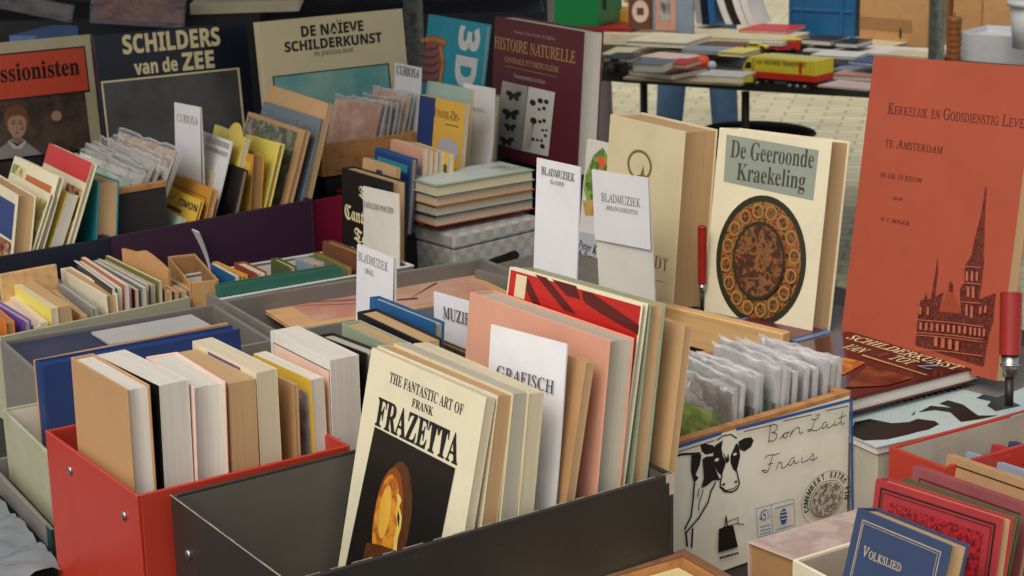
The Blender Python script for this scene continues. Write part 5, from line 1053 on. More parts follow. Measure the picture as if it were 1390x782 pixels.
# sleeves in the cheese crate
pics = ['pk_lime', 'pk_ivory', 'pk_rose', 'pic_postcard', 'pk_white', 'pk_mint', 'pk_tan', 'pk_ivory', 'pk_rose', 'pk_lilac', 'pk_white', 'pic_mixed', 'pk_ivory', 'pk_lilac']
for i in range(1, 15):
    sleeve('v%02d' % i, 'clear plastic sleeve with a green print, foremost in the cheese crate' if i == 1 else 'clear plastic sleeve at the very back of the cheese crate' if i == 14 else 'clear plastic sleeve packed among the others in the cow printed cheese crate', pics[i-1], 'plastic sleeves in the cheese crate', 'plastic_sleeve', hb=.84 if i == 1 else .80, th=.0078, flap=True)
# ------------------------------------------------------------------ grey boxes on the left
o = opentop('g3_box', 'storage_box', 'olive grey box with white lining left of the red box', 'box_olive', 'lining', t=.005)
q0, qx, qy = frame_of('g3_box'); g = G['g3_box']
L_ = q0-qx*.012-qy*.030; G['g4_tray'] = (L_.x, L_.y, T0, g[3], 0, 0, g[6]+.03, g[7]*.5, .055)
o = opentop('g4_tray', 'box_lid', 'grey lid with dark green edges under the olive grey box', 'box_grey', 'box_grey', t=.006); W, D, H = G['g4_tray'][6:9]
bm = bmesh.new(); box(bm, -.0006, W-.02, -.0008, -.0002, 0, H*.42); box(bm, W-.02, W+.0006, -.0008, -.0002, 0, H+.0004); box(bm, W+.0002, W+.0008, -.0006, D, 0, H+.0004); link('edge_tape', bm, 'box_green', o)
L_ = q0-qx*.05-qy*.385
o = thing((L_.x, L_.y, T0, g[3], 0, 0), 'plastic_bag', 'crumpled silvery plastic sheet at the corner of the table', 'plastic'); bm = bmesh.new(); q = random.Random(5)
gv = [[bm.verts.new((.0117*i, .0117*j, .03+q.uniform(-.0035, .0035)+.012*abs(math.sin(i*.31+j*.12))*math.cos(j*.23)+.006*abs(math.sin(i*.8-j*.5)))) for j in range(30)] for i in range(40)]
for i in range(39):
    for j in range(29): bm.faces.new((gv[i][j], gv[i+1][j], gv[i+1][j+1], gv[i][j+1]))
link('sheet', bm, 'silver', o, True)
opentop('g1_box', 'storage_box', 'grey box with dark green corner tape holding the blue albums', 'box_grey', 'box_greyin', t=.006)
g = G['g1_box']; q0, qx, qy = frame_of('g1_box'); W, D, H = g[6:9]
flatbook('navy_album', 'dark blue photo album lying flat in the grey box', 'c_album', 'pg_grey', 'album', 'album')
flatbook('grey_sheet', 'grey printed leaflet lying on the dark blue album', 'c_greysheet', 'pg_grey', 'leaflet', 'leaflet')
sidebook('blue_ring', 'royal blue binder standing on edge in the grey box', 'c_ring', 'c_ring', 'ring_binder', 'binder')
solid('tan_board', 'card_sheet', 'tan board with a perforated top edge behind the royal blue binder', 'kraft', 'board')
opentop('g2_box', 'storage_box', 'grey box in the middle holding the old pink songsheet', 'box_grey', 'box_greyin', t=.006)
g = G['g2_box']; W, D, H = g[6:9]
G['g2_hole'] = g
o = flatbook('booklet', 'old stained pink and buff songsheet lying in the grey box', 'c_booklet', 'pg_tan', 'songsheet', 'sheet music', pic=[('pic_pinkold', .08, .72, .12, .95)])
bm = bmesh.new(); W2, D2 = G['booklet'][6], G['booklet'][7]
for a, b_, wd in (((.03, .10), (.09, .46), .007), ((.05, .10), (.11, .40), .004), ((.10, .36), (.13, .62), .012), ((.12, .6), (.05, .8), .006), ((.02, .3), (.03, .5), .002)):
    pa, pb = Vector((a[0], a[1]*D2, 0)), Vector((b_[0], b_[1]*D2, 0)); d = (pb-pa).normalized(); nn = Vector((-d.y, d.x, 0))*wd/2; z = G['booklet'][8]+.0006
    bm.faces.new([bm.verts.new((v.x, v.y, z)) for v in (pa-nn*.2, pb-nn, pb+nn, pa+nn*.2)])
for ob in bpy.data.objects:
    if ob.get('label', '').startswith('old stained pink'): link('title', bm, 'dark', ob)
opentop('g0_box', 'storage_box', 'shallow olive card box full of small old books', 'box_olive', 'box_greyin', t=.005)
small = ['c_orange', 'c_purple', 'c_ivory', 'c_rosewhite', 'c_lemon', 'c_tan', 'c_buff', 'c_grey', 'c_ivory', 'c_navydark', 'c_slate', 'c_brownorange', 'c_red', 'c_rust', 'c_slate', 'c_bluegrey', 'c_tan', 'c_olive', 'c_buff', 'c_brown', 'c_tan', 'c_sage']
spg = ['pg_brown', 'pg_grey', 'pg_cream', 'pg_cream', 'pg_cream', 'pg_tan', 'pg_tan', 'pg_grey', 'pg_tan', 'pg_white', 'pg_white', 'pg_white', 'pg_white', 'pg_cream', 'pg_cream', 'pg_cream', 'pg_grey', 'pg_cream', 'pg_tan', 'pg_tan', 'pg_tan', 'pg_tan']
slab = ['small orange book at the edge of the box of old books', 'small purple book next to the orange one', 'thin ivory booklet beside the purple book', 'small cream book with a red lettered spine', 'small lemon yellow book in the box of old books', 'thick beige book beside the lemon yellow one', 'tan booklet between the beige and the grey book',
 'small grey cloth book with chipped edges', 'thick white book with a mottled spine', 'small dark navy book beside the mottled white one', 'slim slate grey book beside the navy one', 'slim brown orange book among the small books', 'slim bright red book among the small books', 'slim rust red book near the kraft divider', 'slim slate book with cream pages near the rust red one', 'pale blue grey slim book among the small books', 'slim tan book right of the pale blue grey one', 'slim olive book, last before the lower booklets',
 'low buff booklet beside the kraft divider', 'low brown booklet among the buff ones', 'low tan booklet next to the brown one', 'low sage booklet nearest the small kraft box']
for i in range(22): book('s%d' % (i+1), slab[i], small[i], spg[i], 'soft' if i not in (0, 1, 7, 8) else 'hard', group='small old books in the shallow box')
solid('g0_part', 'wooden_divider', 'pale wooden board standing in the box of small books', 'wood_light', 'board', 'board')
o = thing('kraft1', 'kraft_divider', 'torn kraft cardboard divider in the box of small books', 'cardboard'); W, D, H = G['kraft1'][6:9]
bm = bmesh.new(); prism(bm, [(0, 0), (W*.97, 0), (W, H*.9), (W*.8, H*.965), (W*.62, H*1.01), (W*.5, H*1.03), (W*.3, H*1.0), (0, H)], 0, D, 'y'); link('sheet', bm, 'kraft', o)
opentop('kraft2', 'kraft_box', 'small torn kraft cardboard box at the end of the small books', 'kraft', 'kraftdark', t=.003)
card('c_tilt', 'small white card tilted over the kraft cardboard box')
o = opentop('g5_box', 'storage_box', 'grey box with white lining and a dark green book along it', 'box_grey', 'lining', t=.006); W, D, H = G['g5_box'][6:9]
bm = bmesh.new(); box(bm, W-.0065, W+.0006, -.0005, D+.0005, H+.0004, H+.0022); box(bm, -.0006, .0065, -.0005, D+.0005, H+.0004, H+.0022); box(bm, .007, W-.007, D-.0065, D+.0006, H+.0004, H+.0022); link('rim', bm, 'c_white', o)
sidebook('green_book', 'long bottle green book standing along the white lined box', 'c_greenteal', 'c_dkgreen')
book('g5_blue', 'thin blue booklet at the left end of the white lined box', 'c_blue', 'pg_cream', 'soft')
book('g5_ochre', 'ochre cloth book next to the thin blue booklet', 'c_ochre', 'pg_tan', 'hard')
book('g5_rust', 'dark rust red book lying in the white lined box', 'c_rust', 'pg_cream', 'hard')
book('g5_dark', 'dark olive book in the middle of the white lined box', 'c_dkgreen', 'pg_tan', 'hard')
book('g5_slate', 'blue grey book with rounded spine behind the green book', 'c_bluegrey', 'pg_tan', 'hard')
book('olive_mid', 'olive green slim book before the brown leather book', 'c_olive', 'pg_tan', 'hard')
book('brown_mid', 'brown leather book at the foot of the black fraktur book', 'c_brown', 'pg_brown', 'hard')
book('canter', 'black book with cream fraktur lettering behind the ENGLISH POETRY card', 'c_black', 'pg_tan', 'hard')
# woven box, stack of hardbacks
g = G['woven']; G['woven'] = g[:2]+(T0,)+g[3:8]+(g[8]+.09,)
o = thing('woven', 'woven_box', 'grey woven plastic box under the stack of children\'s hardbacks', 'box'); W, D, H = G['woven'][6:9]
bm = bmesh.new(); box(bm, .003, W-.003, .003, D-.003, 0, H-.03, .004, 0, 2); link('body', bm, 'woven', o)
bm = bmesh.new(); box(bm, 0, W, 0, D, H-.029, H, .005, 0, 2); link('lid', bm, 'woven', o)
bm = bmesh.new(); prism(bm, [(D*.32, H*.50), (D*.36, H*.62), (D*.72, H*.66), (D*.76, H*.6), (D*.66, H*.42), (D*.56, H*.36), (D*.38, H*.40)], W-.0035, W+.001, 'x'); link('handle_hole_shade', bm, 'ink', o)  # raised black patch painted as the shade inside a hand hole
for i, (cm, lab) in enumerate((('c_crimson', 'lowest hardback of the stack, with a crimson cover edge'), ('c_blue', 'second hardback from the bottom of the stack, with a blue cover edge'), ('c_orange', 'third hardback of the stack, with an orange cover edge'), ('c_greencover', 'topmost hardback of the stack, pale green with small bird pictures'))):
    flatbook('stack%d' % i, lab, cm, 'pg_cream', group='stack of four children\'s hardbacks', pic=[('pic_birds', .04, .96, .03, .97)] if i == 3 else None, t=.0018)
# ------------------------------------------------------------------ back left boxes
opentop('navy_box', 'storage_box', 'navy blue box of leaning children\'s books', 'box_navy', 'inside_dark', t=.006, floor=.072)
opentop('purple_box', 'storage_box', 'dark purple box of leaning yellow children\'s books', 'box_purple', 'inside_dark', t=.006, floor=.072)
NB = 'leaning books in the navy box'; PB = 'leaning books in the purple box'
book('n1', 'thick cream book with a blue lettered cover, first in the navy box', 'c_ivory', 'pg_tan', 'hard', group=NB, pic=[('pic_face', .05, .95, .03, .62), ('navy', .05, .95, .64, .92)])
book('n2', 'cream comic album with yellow and green cartoon cover', 'c_ivory', 'pg_grey', 'hard', group=NB, pic=[('pic_comic2', .05, .97, .03, .94)])
book('n3', 'cream album with an orange panel on its cover', 'c_ivory', 'pg_grey', 'hard', group=NB, pic=[('pic_comic2', .03, .3, .5, .95), ('c_brownorange', .36, .93, .6, .92)])
book('n4', 'small yellow book with white pages in the navy box', 'c_lemon', 'pg_white', 'soft', group=NB)
book('n5', 'tall cream album with a broad red top in the navy box', 'c_ivory', 'pg_cream', 'hard', group=NB, pic=[('c_red', 0, 1, .87, 1), ('pic_face', .62, .97, .62, .82)])
book('n6', 'thick teal hardback with tan pages, last in the navy box', 'c_teal', 'pg_tan', 'hard', group=NB)
leaf('p1', 'thin green cartoon booklet lying low in the purple box', 'c_greencover', group=PB, pic=[('pic_comic2', .03, .97, .03, .8), ('c_red', .06, .4, .3, .6)])
book('p2', 'yellow children\'s book titled TIMON in the purple box', 'c_yellow', 'pg_tan', 'hard', group=PB)
book('p3', 'ochre book with a thin black frame behind the TIMON book', 'c_ochre', 'pg_tan', 'hard', group=PB, pic=[('ink', .08, .93, .03, .90), ('c_ochre', .09, .92, .04, .893)])
book('p4', 'cream book with a dotted border behind the ochre framed one', 'c_cream', 'pg_cream', 'soft', group=PB)
card('c_kinder', 'white card reading KINDERBOEKEN in the purple box')
book('p_black', 'black covered thin book right of the KINDERBOEKEN card', 'c_black', 'pg_tan', 'hard', group=PB)
book('p_yel2', 'thick golden yellow book behind the black thin one', 'c_ochre', 'pg_brown', 'hard', group=PB, pic=('c_yellow', .06, .94, .03, .93))
o = book('p_lobe', 'yellow book with a round lemon picture peeping out at the back', 'c_lemon', 'pg_cream', 'soft', group=PB, pic=('c_green', .05, .4, .72, .86))
bm = bmesh.new(); W, D, H = G['p_lobe'][6:9]; prism(bm, [(W*.70+W*.26*math.cos(t_), H*.93+W*.26*math.sin(t_)) for t_ in [2*math.pi*i/28 for i in range(28)]], -.002, -.0008, 'y'); link('round_picture', bm, 'yellowpaper', o)
book('p_yel3', 'pale lemon book with tan pages in the purple box', 'c_lemon', 'pg_tan', 'hard', group=PB)
book('p_green', 'album with a mountain landscape cover and pinkish edge', 'c_buff', 'pg_tan', 'hard', group=PB, pic=[('pic_mountain', .02, .9, .02, .97)])
book('p_cats', 'grey green album with dark lettering behind the mountain cover', 'c_slate', 'pg_tan', 'hard', group=PB)
book('p_tan', 'largest tan album, last in the purple box', 'c_tan', 'pg_tan', 'soft', group=PB)
g = G['comic_crate']; G['comic_crate'] = g[:2]+(T0,)+g[3:8]+(g[8]+.08,)
o = opentop('comic_crate', 'wooden_crate', 'wooden crate with shade coloured walls, holding comics in clear sleeves behind the purple box', 'inside_dark', 'inside_dark', t=.008, floor=.12, cat='crate'); W, D, H = G['comic_crate'][6:9]  # outer walls coloured dark to paint the shadow below the rim
bm = bmesh.new(); box(bm, W-.009, W+.002, -.002, D+.002, H+.0005, H+.012, .001); box(bm, 0, W-.0095, -.002, .008, H+.0005, H+.012, .001); link('rim', bm, 'wood', o)
cpics = ['pk_mint', 'pk_white', 'pic_mixed', 'pk_ivory', 'pic_bw', 'pk_white', 'pic_mixed', 'pk_rose', 'pk_white', 'pk_ivory', 'pic_mixed']
for i in range(11): sleeve('cs%02d' % i, 'old comic in a clear plastic sleeve in front of the seascape book' if i else 'foremost comic in a clear sleeve, grey green, before the seascape book', cpics[i], 'sleeved comics before the seascape book', hb=.93, th=.0032)
card('c_cur1', 'white card reading CURIOSA before the dark seascape book', split=.55)
o = opentop('wood_crate', 'wooden_crate', 'brown wooden crate of old postcards in plastic sleeves', 'wood', 'wood_dark', t=.009, cat='crate')
for i in range(1, 7): sleeve('wc%d' % i, 'old pink postcard in clear plastic, foremost in the brown crate' if i == 1 else 'old postcard in a clear sleeve in the brown wooden crate', ['pic_postcard', 'pic_bw', 'pic_mixed', 'pic_bw', 'pic_postcard', 'pic_bw'][i-1], 'sleeved postcards in the brown crate', 'postcard_sleeve', hb=.93, th=.004)
card('c_cur2', 'white card reading CURIOSA behind the postcard crate')
g = G['magenta_box']; G['magenta_box'] = g[:2]+(T0,)+g[3:8]+(g[8]+.098,)
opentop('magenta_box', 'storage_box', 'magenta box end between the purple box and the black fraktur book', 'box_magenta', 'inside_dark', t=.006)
book('teal_box', 'small dark teal book with pale lettering', 'c_blue', 'pg_tan', 'hard', pic=[('navy', .03, .97, .03, .97), ('c_teal', .1, .9, .80, .9)])
book('tan_small', 'small tan book with a blue ornament before the dark teal one', 'c_tan', 'pg_tan', 'soft', pic=('navy', .42, .6, .78, .9))
book('yellow_box', 'small bright yellow book with a green front', 'c_yellow', 'pg_white', 'hard', pic=('c_dkgreen', 0, 1, 0, .86))
for i, (cm, lab) in enumerate((('c_pink', 'tiny pink booklet between the teal and the yellow book'), ('c_red', 'tiny red booklet beside the pink one'), ('c_navydark', 'tiny dark booklet under the yellow book'), ('c_white', 'tiny white booklet nearest the stack of hardbacks'))):
    a, b_ = G['teal_box'], G['yellow_box']; f = .42+.15*i
    G['tiny%d' % i] = tuple(a[j]*(1-f)+b_[j]*f for j in range(6))+(.125, .012, .163-.004*i)
    book('tiny%d' % i, lab, cm, 'pg_cream', 'soft')
book('winnie', 'yellow book with a blue spine band titled WINNIE-DE', 'c_winnie', 'pg_cream', 'soft')
book('mint', 'pale mint book behind the yellow WINNIE-DE book', 'c_mint', 'pg_cream', 'soft')
card('c_white', 'white card with faint small lettering beside the yellow WINNIE-DE book')
book('pale_spine', 'slim pale green edged book at the left edge of the maroon book', 'c_sage', 'pg_cream', 'hard')
# ------------------------------------------------------------------ display books
book('impress', 'cream art book with an orange title panel and a portrait', 'c_cream', 'pg_cream', 'hard')
book('schild', 'dark navy art book titled SCHILDERS van de ZEE', 'c_navydark', 'pg_cream', 'hard')
book('naieve', 'beige art book titled DE NAÏEVE SCHILDERKUNST', 'c_cream', 'pg_cream', 'hard')
book('anatomy', 'bright blue anatomy book with a big 3D and a ribcage', 'c_anat', 'pg_white', 'hard')
book('histoire', 'large maroon book titled HISTOIRE NATURELLE with butterflies', 'c_maroon', 'pg_white', 'hard')
book('peter', 'white children\'s book with a green plant picture behind the music cards', 'c_white', 'pg_white', 'hard')
book('cream_big', 'thick cream slipcase book with an oval emblem and letters DT', 'c_cream', 'pg_tan', 'hard')
book('kraek', 'ivory book titled De Geeroonde Kraekeling with an oval red medallion', 'c_ivory', 'pg_tan', 'hard')
book('kerk', 'very large orange book with a church drawing', 'c_kerk', 'pg_tan', 'soft')
solid('plank', 'wooden_plank', 'long pale pine plank along the front of the cream display books', 'wood_light', 'plank', 'board', .002)
flatbook('flat_red', 'small dark red book with a blue border lying at the foot of the medallion book', 'c_bluebord', 'pg_white', pic=[('c_maroon', .08, .92, .06, .94), ('pic_brownred', .12, .4, .5, .9), ('gold', .45, .5, .12, .88), ('gold', .58, .61, .2, .8)])
flatbook('atoz', 'thick glossy dark red book titled SCHILDERKUNST VAN A TOT Z lying flat', 'c_redbrown', 'pg_white', pic=[('c_redbrown', .02, .98, .02, .98)])
# ring bound sketchbook
o = thing('spiral', 'sketchbook', 'pale blue ring bound sketchbook with black ink drawings', 'sketchbook'); W, D, H = G['spiral'][6:9]
bm = bmesh.new(); n = 30; cut, st = .006, D/n; pts = [(W, 0), (W, D*.93), (W*.9, D), (.0, D)]
for i in range(n): y = D-st*(i+.3); pts += [(0, y), (cut, y), (cut, y-st*.45), (0, y-st*.45)]
pts += [(0, 0)]; prism(bm, pts, H-.0015, H); cov_ = link('cover', bm, 'c_spiral', o)
bm = bmesh.new(); box(bm, .008, W-.003, .003, D-.03, 0, H-.0018); link('page_block', bm, 'pg_white', o)
bm = bmesh.new()
for i in range(n): y = D-st*(i+.52); box(bm, -.001, cut+.003, y-st*.20, y+st*.20, H+.0002, H+.0016)
link('binding', bm, 'ink', o); draw('spiral', cov_, W, D, H)
# red handles
def handle(p0, p1, r, label, ferr, sl=.22):
    d = (p1-p0).normalized(); o = thing(tuple(p0)+(0, 0, 0), 'screw_clamp', label, 'clamp'); h = (p1-p0)
    bm = bmesh.new(); cyl(bm, (0, 0, 0), h*.96, r*.95, r, 24, cap=False); cyl(bm, h*.96, h, r, r*.86, 24); link('handle', bm, 'plastic_red', o)
    bm = bmesh.new(); cyl(bm, -d*ferr, -d*.0005, r*.62, r*.8, 20); cyl(bm, -d*ferr*.55, -d*ferr*.4, r*.86, r*.86, 20); link('ferrule', bm, 'metal', o)
    bm = bmesh.new(); cyl(bm, -d*sl, -d*(ferr+.0005), r*.4, r*.4, 14); link('screw', bm, 'toyblack', o)
handle(Vector(PT['handle2']), Vector(PT['handle2t']), .0150, 'red handled clamp standing beside the big orange book', .030, .07)
h1 = Vector(PT['handle1']); handle(h1, h1+Vector((0, 0, .098)), .0078, 'slim red handled clamp between the two cream books', .012, .05)
# ------------------------------------------------------------------ bottom right boxes
opentop('br1', 'filing_box', 'red box with grey lining at the right edge of the table', 'box_red', 'box_greypale', t=.005)
opentop('br2', 'filing_box', 'cream edged grey box in front holding the blue song book', 'box_cream', 'box_greypale', t=.004)
OB = 'old cloth bound books in the corner'
g = G['volks']; W, D, H = g[6:9]
for a in (.06, .085):
    for e in [(a, .012, 1-a*.9, .0135)]: pass
def frame_art(key, part, col, m, wd, W, H):
    for q in ((m, W-m, H-m-wd, H-m), (m, W-m, m, m+wd), (m, m+wd, m, H-m), (W-m-wd, W-m, m, H-m)): rect_art(key, 'F', part, col, *q)
frame_art('volks', 'frame', 'goldpale', .010, .0012, W, H); frame_art('volks', 'frame', 'goldpale', .013, .0006, W, H)
book('volks', 'worn blue cloth book titled VOLKSLIED with a gilt frame', 'c_volks', 'pg_tan', 'hard', group=OB)
g = G['ornate']; W, D, H = g[6:9]; frame_art('ornate', 'frame', 'ink', .008, .0022, W, H); frame_art('ornate', 'frame', 'ink', .0125, .0008, W, H)
book('ornate', 'bright red cloth book with a black stamped scroll panel', 'c_crimson', 'pg_tan', 'hard', group=OB, pic=('pic_orn', .13, .87, .35, .90))
book('br_green', 'dark green cloth book between the scroll panel book and the rose one', 'c_dkgreen', 'pg_brown', 'hard', group=OB)
g = G['rose']; W, D, H = g[6:9]; frame_art('rose', 'frame', 'brownred', .012, .002, W, H)
book('rose', 'faded rose red cloth book with a dark stamped border', 'c_rose', 'pg_tan', 'hard', group=OB, pic=('pic_orn', .16, .84, .2, .86))
g = G['br_tan']; W, D, H = g[6:9]; frame_art('br_tan', 'frame', 'brownred', .010, .0022, W, H)
book('br_tan', 'tan cloth book with a dark line frame', 'c_tancloth', 'pg_tan', 'hard', group=OB)
book('br_blue', 'pale blue grey cloth book behind the tan framed one', 'c_bluegrey', 'pg_tan', 'hard', group=OB)
g = G['br_red']; W, D, H = g[6:9]; frame_art('br_red', 'frame', 'ink', .012, .002, W, H)
book('br_red', 'red cloth book with a black line frame near the edge of the picture', 'c_crimson', 'pg_tan', 'hard', group=OB)
book('br_navy', 'dark blue marbled book at the far end of the old cloth books', 'c_volks', 'pg_tan', 'hard', group=OB)
flatbook('map_vol', 'thick worn volume with a faded map on its cover before the cheese crate', 'c_map', 'pg_brown', pic=[('pic_map', .04, .96, .05, .98)])
o = opentop('tray', 'wooden_tray', 'brown wooden tray in front of the black box', 'wood_dark', 'wood', t=.012, floor=.055, cat='tray')
q0, qx, qy = frame_of('tray'); W, D, H = G['tray'][6:9]; zz = G['tray'][2]
L_ = q0+qx*.016+qy*.02; G['sheet_t'] = (L_.x, L_.y, zz+.06, G['tray'][3], 0, 0, W-.034, D-.04, .026)
flatbook('sheet_t', 'yellowed sheet in clear plastic lying in the wooden tray', 'sheet_yellow', 'pg_white', 'print_sheet', 'print', pic=[('pic_orange', .35, .6, .55, .7)])
L_ = q0+qx*(W*.72)+qy*(D*.5)
o = thing((L_.x, L_.y, zz+.087, 0, 0, 0), 'cloth_pouch', 'small orange cloth pouch lying over the rim of the wooden tray', 'pouch'); bm = bmesh.new(); ball(bm, (0, 0, .012), .05, 1, .8, .3, 20); link('body', bm, 'orangecloth', o)
# ------------------------------------------------------------------ dark crates and hanging sleeves, top left
def at(px, py, dist): 
    d = F0+RT*((px-695)/2550)+UP*((391-py)/2550); return Vector((0, 0, 1.75))+d*dist
def slots(o, W, H, n, D=0):
    for i in range(n):
        bm = bmesh.new(); x = W*(i+.5)/n; box(bm, x-W/n*.36, x+W/n*.36, -.002, -.0004, H-.075, H-.045); link('slot', bm, 'ink', o)
a, b_ = at(-60, 30, 5.05), at(350, 12, 5.05); yw = R(3)
o = plain_box('black_crate', 'black slotted plastic crate behind the portrait and seascape books', 'crate', 'blackplastic', (a.x, a.y, T0), yw, (b_-a).length, .4, a.z-T0, 'body'); slots(o, (b_-a).length, a.z-T0, 9)
a2, b2 = at(352, 26, 5.35), at(740, 20, 5.35)
o = plain_box('black_crate', 'dark plastic crate standing in the shade behind the white painting book', 'crate', 'blackplastic', (a2.x, a2.y, T0), R(1), (b2-a2).length, .3, a2.z-T0, 'body'); slots(o, (b2-a2).length, a2.z-T0, 8)
def hang(tl, tr, br, bl, dist, label, pic):
    P4 = [at(*q, dist) for q in (bl, br, tr, tl)]; O = P4[0]; X = (P4[1]-O); W = X.length; X.normalize(); Z_ = (P4[3]-O); H = Z_.length; N = X.cross(Z_).normalized(); Z2 = N.cross(X); N = -N
    o = thing(tuple(O)+(0, 0, 0), 'picture_sleeve', label, 'sleeve', 'plastic picture sleeves hanging from the dark crate'); o.rotation_mode = 'QUATERNION'; o.rotation_quaternion = Matrix((X, Z2.cross(X), Z2)).transposed().to_quaternion()
    bm = bmesh.new(); box(bm, .01, W-.006, .001, .003, .012, H, .0004); link('print', bm, pic, o)
    bm = bmesh.new(); box(bm, 0, W, -.0015, .0055, 0, H+.004, .0006); link('plastic_film', bm, 'filmclear', o)
hang((-30, -16), (106, -14), (97, 31), (-30, 6), 4.95, 'plastic sleeve with a brown print, hanging at the corner of the dark crate', 'pic_brown')
hang((126, -14), (262, -14), (250, 39), (121, 31), 4.93, 'wide plastic sleeve with a maroon print hanging above the seascape book', 'pic_brownred')
c1, c2 = at(258, 13, 5.06), at(405, 5, 5.06)
plain_box('paper_pile', 'pile of pale papers lying on the black slotted crate', 'papers', 'pg_cream', (c1.x, c1.y, a.z+.001), yw, (c2-c1).length, .25, .03)
c1 = at(12, 50, 4.6); plain_box('plastic_tray', 'small blue box with a white shiny edge behind the portrait book', 'box', 'plastic_blue2', (c1.x, c1.y, T0), R(-18), .075, .2, c1.z+.004-T0)
# ------------------------------------------------------------------ far table and what lies on it
g = G['far_table']; W, D = g[6], g[7]; FTZ = .74
o = thing('far_table', 'market_table', 'far market table with a black cloth, covered in books and toys', 'table'); bm = bmesh.new(); n = 16
pts = [(W*i/n, -.035*math.sin(math.pi*i/n)) for i in range(n+1)]+[(W, D), (0, D)]
prism(bm, pts, 0, .03); link('table_top', bm, 'tabletop', o)
for x, y in ((.1, .1), (.1, D-.1), (W-.1, .1), (W-.1, D-.1)):
    bm = bmesh.new(); cyl(bm, (x, y, -.71), (x, y, -.001), .016); link('leg', bm, 'toyblack', o)
x, y, z = PT['tleg']; bm = bmesh.new(); q0, qx, qy = frame_of('far_table'); d = Vector((x, y, 0))-q0; cyl(bm, (d.dot(qx), d.dot(qy), -.71), (d.dot(qx), d.dot(qy), -.001), .014); link('leg', bm, 'toyblack', o)
def far(key, name, label, mat, cat, part='body', bev=.002, group=None):
    o = thing(key, name, label, cat, group); g = G[key]; bm = bmesh.new(); box(bm, 0, g[6], 0, g[7], 0, g[8], bev); link(part, bm, mat, o); return o
G_ = G['blue_crate']; o = thing('blue_crate', 'plastic_crate', 'blue plastic crate on the far table', 'crate'); W, D, H = G_[6:9]
bm = bmesh.new(); box(bm, .006, W-.006, .006, D-.006, 0, H, .006)
for z in (.01, H*.42, H*.7): box(bm, 0, W, 0, D, z, z+.012, .002)
for x in (0, W*.18, W*.82-.012, W-.012): box(bm, x, x+.012, -.001, .02, 0, H, .002)
link('body', bm, 'plastic_blue', o); bm = bmesh.new(); prism(bm, [(W*.24, H*.98), (W*.3, H*.75), (W*.62, H*.75), (W*.68, H*.98)], -.006, -.0015, 'y'); link('label_holder', bm, 'plastic_blue2', o)
o = far('kraft_far', 'kraft_carton', 'kraft carton with a taped front next to the blue crate', 'kraft', 'carton'); g = G['kraft_far']
bm = bmesh.new(); box(bm, 0.002, g[6]*.78, -.0014, -.0003, g[8]*.18, g[8]*.34); link('tape', bm, 'kraftdark', o); bm = bmesh.new(); prism(bm, [(g[6]*.6, .03), (g[6]*.63, .03), (g[6]*.63, .06), (g[6]*.615, .075), (g[6]*.6, .06)], -.0018, -.0004, 'y'); link('arrow_mark', bm, 'ink', o)
o = far('kraft_far2', 'kraft_carton', 'tall kraft carton right of the galvanised pole', 'kraft', 'carton'); g = G['kraft_far2']; bm = bmesh.new(); box(bm, g[6]*.48, g[6]*.52, -.0014, -.0003, .0, g[8]); link('seam', bm, 'kraftdark', o)
opentop('white_bin', 'plastic_bin', 'white translucent plastic bin on the far table', 'clearwhite', 'clearwhite', t=.004, floor=.08)
o = thing('clear_tub', 'plastic_tub', 'clear plastic tub standing in the white bin', 'tub'); W, D, H = G['clear_tub'][6:9]; bm = bmesh.new(); cyl(bm, (W/2, D/2, -.025), (W/2, D/2, H*.75), W*.42, W*.5, 20); link('body', bm, 'clearwhite', o); bm = bmesh.new(); cyl(bm, (W/2, D/2, H*.75+.0005), (W/2, D/2, H*.85), W*.56, W*.56, 20); link('rim', bm, 'clearwhite', o)
o = opentop('green_crate', 'plastic_crate', 'green plastic crate of small toys on the far table', 'plastic_green', 'plastic_green', t=.006, floor=.06); g = G['green_crate']
for i in range(6):
    q_, qx, qy = frame_of('green_crate'); L_ = q_+qx*(.03+i*.035)+qy*.06; plain_box('toy_block', 'small toy lying in the green plastic crate', 'toy', ['plastic_red', 'clearwhite', 'toyblack'][i % 3], (L_.x, L_.y, g[2]+.061), g[3]+i*.4, .026, .05, .075, group='toys in the green crate')
far('yellow_box_far', 'carton', 'yellow carton beside the green plastic crate', 'c_ochre', 'carton')
far('red_folder', 'folder', 'red folder lying in front of the green crate', 'plastic_red', 'folder')
support('book_pile', 'pile of books carrying the green crate and the red folder', ['green_crate', 'yellow_box_far', 'red_folder', 'oval_book', 'pink_book'], FTZ, G['red_folder'][2]-.001, 'pg_cream', yaw=G['far_table'][3], cat='books', inset=.01)
for k, m, lab in (('pile1', 'pg_white', 'pile of papers behind the black camera'), ('pile2', 'c_ivory', 'ivory book lying before the standing pink book'), ('pile3', 'pg_cream', 'cream paged book lying on the far table'), ('pile4', 'pg_white', 'white paged book under the thin red one'), ('pile5', 'c_navydark', 'dark thin book behind the toy lorry'), ('pile6', 'c_pink', 'pinkish magazines right of the toy lorry'), ('pile7', 'pg_grey', 'grey magazines before the kraft carton'), ('red_thin', 'c_red', 'thin red book lying left of the blue crate'), ('flat1', 'pg_grey', 'grey brochure lying at the front of the far table'), ('dark_book', 'c_brown', 'thick dark book lying near the front of the far table')):
    if m.startswith('pg_'): flatbook(k, lab, 'c_cream', m, 'book' if 'book' in lab else 'magazine', 'book' if 'book' in lab else 'magazine', 'books and papers lying on the far table')
    else: flatbook(k, lab, m, 'pg_white', 'book', 'book', 'books and papers lying on the far table')
